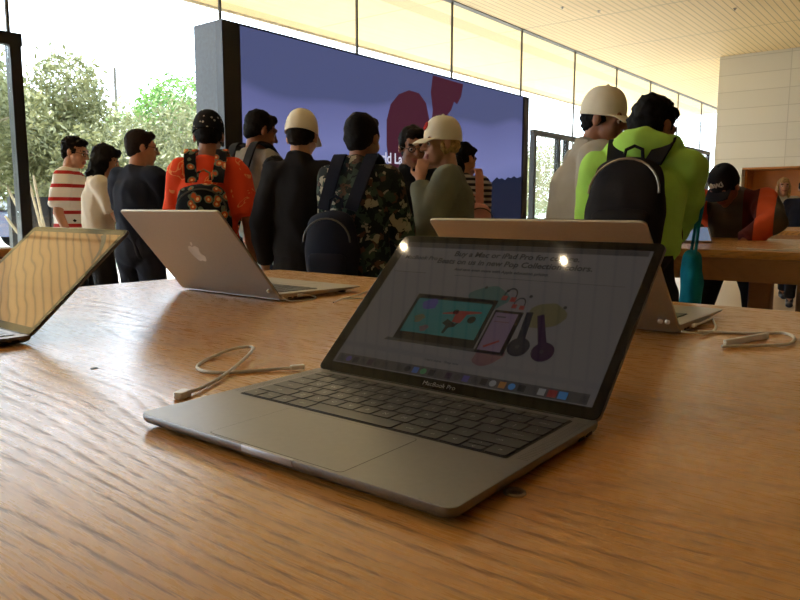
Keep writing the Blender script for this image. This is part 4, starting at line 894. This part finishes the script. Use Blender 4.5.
# two people far off by the stone wall
person('distant person in a pale top under the stone wall', 9.75, 1.78, 200, H=1.47, hair=(M_hair_blonde, 'long'), top=dict(mat=c_lgrey, sleeve=.9), bottom=dict(mat=c_jean), voxel=.011)
person('distant person in navy at the right edge of the photo', 9.0, 1.42, 190, H=1.42, hair=(M_hair, 'short'), top=dict(mat=c_navy, sleeve=1.8), bottom=dict(mat=c_black), voxel=.011)
# ---------------------------------------------------------------- outside
struct(MB().box((-40, GY+.05, -.2), (70, 90, -.02)).build('ground', M_pave), 'sunlit pale paving outside the glass', 'paving')
M_olive = leafmat('olive_leaves', (86, 92, 56), (142, 144, 100)); M_green = leafmat('green_leaves', (70, 108, 40), (112, 150, 66)); M_hedge = leafmat('hedge_leaves', (72, 96, 50), (112, 136, 80)); M_bark = solid('pale_bark', (150, 140, 118), .9, 0, .25, 12)
def foliage(blobs, n, size, seed):
    rg = np.random.default_rng(seed); w = np.array([b[3]**2 for b in blobs]); w = w/w.sum(); idx = rg.choice(len(blobs), n, p=w); B = np.array(blobs)[idx]
    d = rg.normal(size=(n, 3)); d /= np.linalg.norm(d, axis=1)[:, None]; rad = B[:, 3]*(.55+.45*rg.random(n)**.6)*(1+.15*rg.normal(size=n))
    c = B[:, :3]+d*rad[:, None]*np.array([1, 1, .85]); u = rg.normal(size=(n, 3)); u /= np.linalg.norm(u, axis=1)[:, None]; v = np.cross(u, rg.normal(size=(n, 3))); v /= np.linalg.norm(v, axis=1)[:, None]
    L_ = size*(.6+.8*rg.random(n)); l = u*L_[:, None]; s = v*(L_*.36)[:, None]
    vs = np.stack([c-l*.5, c+s*.5, c+l*.5, c-s*.5], 1).reshape(-1, 3); fs = np.arange(4*n).reshape(-1, 4)
    me = bpy.data.meshes.new('foliage'); me.from_pydata(vs.tolist(), [], fs.tolist()); me.update(); return me
def tree(label, x, y, h, wd, mat, seed, n=9000, size=.2, low=.25, group=None):
    rg = random.Random(seed); e = tag(empty('tree', (x, y, -.02)), label, 'tree', group); bl = []
    nb = 13; br = MB(); br.tube([(0, 0, 0), (.05, .02, h*low*.6), (0, .05, h*low)], [.16, .12, .10], 9)
    for i in range(nb):
        a = i*2.4+rg.random(); r = wd*.5*(.25+.62*rg.random()); z = h*(low+.12+(.82-low-.12)*((i+.5)/nb)); r *= (1.05-.75*max(0, (z/h-.5)))*1.05
        rr = wd*.5*(.30+.20*rg.random()); c = (r*math.cos(a), r*math.sin(a), min(z, h-rr*.8)); bl.append(c+(rr,))
        br.tube(smooth_path([(0, .05, h*low*.9), (c[0]*.4, c[1]*.4, h*low+(c[2]-h*low)*.5), c], 4), [.07, .06, .055, .05, .045, .04, .035, .03, .02], 6)
    br.build('trunk', M_bark, e, True); link('foliage', foliage(bl, n, size, seed), mat, e)
    return e
GT = 'olive trees outside the glass'
TL = [('broad grey green olive tree behind the striped tee person', 5.2, 16.2, 4.7, 4.8, 1), ('tall olive tree to the right of the door frame', 8.3, 17.2, 4.85, 3.6, 2), ('olive tree cut by the left edge behind the glass door', 1.6, 15.5, 4.3, 4.4, 3),
      ('olive tree between the navy tee person and the video wall', 11.2, 17.0, 3.9, 4.8, 4), ('low olive tree behind the cream top person', 8.6, 15.0, 2.7, 3.6, 5), ('olive tree just left of the video wall', 14.0, 18.2, 3.7, 4.6, 6), ('olive tree further left outside', -1.6, 17.0, 4.9, 4.6, 7),
      ('olive tree seen through the glass beside the light grey shirt', 33, 18.5, 4.6, 6.0, 8), ('olive tree right of the video wall frame', 27, 17.0, 4.0, 5.0, 9), ('olive tree hidden behind the video wall', 20, 18, 3.8, 5, 10), ('olive tree at the far end of the glass wall', 46, 19.5, 5.2, 7, 11), ('distant olive tree past the door frame at right', 58, 21, 5.6, 8, 12)]
for lb, x, y, h, wd, sd in TL: tree(lb, x, y, h, wd, M_olive, sd, 15000, .15, .45 if sd == 1 else .2)
tree('brighter green leafy tree beside the top of the video wall', 19.6, 28.3, 7.2, 6.0, M_green, 21, 9000, .3)
tree('green tree in the haze behind the olive trees', 13.5, 30, 6.0, 8, M_olive, 22, 8000, .3); tree('green tree far behind the glass door', -2, 32, 6.4, 9, M_hedge, 23, 8000, .3); tree('wide tree far behind the striped tee person', 8, 42, 7.6, 9, M_hedge, 24, 8000, .3)
def hedge(label, x0, x1, y, h, sd):
    e = empty('hedge', ((x0+x1)/2, y, -.02)); tag(e, label, 'hedge'); W = x1-x0
    rg = random.Random(sd); bl = [(-W/2+W*(i+.5)/26, rg.uniform(-.3, .3), h*(.45+.25*rg.random()), h*.42) for i in range(26)]
    link('foliage', foliage(bl, 14000, .17, sd), M_hedge, e); s = MB()
    for i in range(8): x = -W/2+W*(i+.5)/8; s.tube([(x, 0, 0), (x+.05, .03, h*.6)], [.05, .02], 6)
    s.build('stem', M_bark, e, True); return e
hedge('long clipped hedge across the paving behind the parked cars', -6, 26, 26.0, 1.9, 31); hedge('low hedge far along the glass wall at right', 27, 52, 25.5, 2.2, 32)
# pale many-stemmed trunk beside the door frame, dark screen behind it
e = tag(empty('bare_tree', (5.15, 10.9, -.02)), 'pale bare stems fanning out beside the black door frame', 'tree')
for i, (dx, dy, h) in enumerate([(-.62, .1, 1.0), (-.60, -.2, 1.25), (-.52, .2, 1.42), (-.34, -.1, 1.5), (-.18, .1, 1.6)]):
    MB().tube(smooth_path([(0, 0, 0), (dx*.2, dy*.3, h*.25), (dx*.55, dy*.6, h*.55), (dx, dy, h)], 5), [.034]+[.030]*5+[.026]*5+[.02]*4+[.014], 8).build('stem', M_bark, e, True)
e = tag(empty('slatted_screen', (5.0, 12.2, -.02)), 'dark garden screen standing behind the pale bare stems', 'screen'); MB().box((.1, 0, 0), (.85, .08, 1.3)).build('board', M_black, e)
for x in (.15, .80): MB().box((x-.05, -.04, 0), (x+.05, .0, 1.34)).build('post', M_black, e)
tag(MB().tube([(0, 0, 0), (0, 0, 9.75)], [.12, .09], 12).build('lamp_post', M_dark, smooth=True, loc=(24.3, 42, -.02)), 'slim dark pole rising above the olive trees', 'pole')
def car(label, x, y, yaw, col, H=1.45):
    e = tag(empty('car', (x, y, -.02), yaw), label, 'car'); sc = H/1.45
    prof = [(-2.1, .35), (-2.15, .75), (-2.0, .95), (-1.55, 1.02), (-.95, 1.42), (.45, 1.45), (1.15, 1.02), (1.95, .88), (2.15, .65), (2.12, .35)]
    def ext(pts, w, mat, nm, tp=.0):
        n = len(pts); vs = []
        for sd in (-1, 1): vs += [(px, sd*(w-tp*max(0, pz-1)), pz*sc) for px, pz in pts]
        fs = [tuple(range(n)), tuple(range(n, 2*n))[::-1]]+[(i, i+n, (i+1) % n+n, (i+1) % n) for i in range(n)]
        MB().add(vs, fs).build(nm, mat, e)
    ext(prof, .88, col, 'car_body', .35); ext([(-1.42, 1.03), (-.92, 1.36), (.38, 1.39), (.98, 1.03)], .875, M_bezel, 'side_window', .33)
    q = MB(); q.add([(-1.58, -.7, 1.05*sc), (-1.58, .7, 1.05*sc), (-1.0, .62, 1.40*sc), (-1.0, -.62, 1.40*sc)], [(0, 1, 2, 3)]); q.build('rear_window', M_bezel, e)
    for sx in (-1.3, 1.35):
        for sy in (-.8, .8): MB().lathe([(.1, -.1), (.31, -.1), (.33, -.06), (.33, .06), (.31, .1), (.1, .1)], n=22).build('wheel', M_rubber, e, True, (sx, sy, .33), (PI/2, 0, 0))
    for sy in (-.62, .62): MB().box((-2.17, sy-.2, .72*sc), (-2.05, sy+.2, .86*sc)).build('tail_light', emit('tail_light_red', (190, 24, 30), .3, .2), e)
    return e
car('dark blue parked car with red tail lights seen through the glass door', 7.6, 22.0, R(129), solid('blue_car_paint', (34, 46, 84), .3, 0, .05, 3, 0, .5, .6))
# ---------------------------------------------------------------- light and camera
wd = bpy.data.worlds.new('sky'); SC.world = wd; wd.use_nodes = True; nt = wd.node_tree; bg = nt.nodes['Background']
sky = nt.nodes.new('ShaderNodeTexSky'); sky.sky_type = 'HOSEK_WILKIE'; sky.turbidity = 5; sky.ground_albedo = .5; sky.sun_direction = (-.3, .35, .9)
mx = nt.nodes.new('ShaderNodeMix'); mx.data_type = 'RGBA'; mx.inputs[0].default_value = .6; mx.inputs[7].default_value = (.92, 1.0, 1.14, 1); nt.links.new(sky.outputs[0], mx.inputs[6]); nt.links.new(mx.outputs[2], bg.inputs[0]); bg.inputs[1].default_value = SKY
sd = bpy.data.lights.new('sun', 'SUN'); sd.energy = SUN; sd.angle = R(.6); sd.color = (1, .95, .86); so = bpy.data.objects.new('sun', sd); COL.objects.link(so); so.rotation_euler = Vector((-.34, .40, .85)).to_track_quat('Z', 'Y').to_euler()
cam = bpy.data.cameras.new('camera'); cam.sensor_fit = 'HORIZONTAL'; cam.sensor_width = 36; cam.lens = 705.4/800*36; cam.clip_start = .02; cam.clip_end = 300
co = bpy.data.objects.new('camera', cam); COL.objects.link(co); co.location = (0, 0, T+.1779)
pit, rol = .1289, .0019
fw = Vector((math.cos(HEAD)*math.cos(pit), math.sin(HEAD)*math.cos(pit), -math.sin(pit))); co.rotation_mode = 'QUATERNION'
co.rotation_quaternion = fw.to_track_quat('-Z', 'Y')@Vector((0, 0, 1)).rotation_difference(Vector((0, 0, 1)))
co.rotation_quaternion = co.rotation_quaternion@Matrix.Rotation(rol, 3, 'Z').to_quaternion()
cam.dof.use_dof = False
SC.camera = co
vs_ = SC.view_settings; vs_.view_transform = 'Standard'; vs_.look = 'None'; vs_.exposure = EXPO; vs_.gamma = 1; vs_.use_curve_mapping = False
SC.cycles.max_bounces = 10; SC.cycles.diffuse_bounces = 5; SC.cycles.transparent_max_bounces = 24; SC.cycles.sample_clamp_indirect = 6; SC.cycles.use_denoising = True
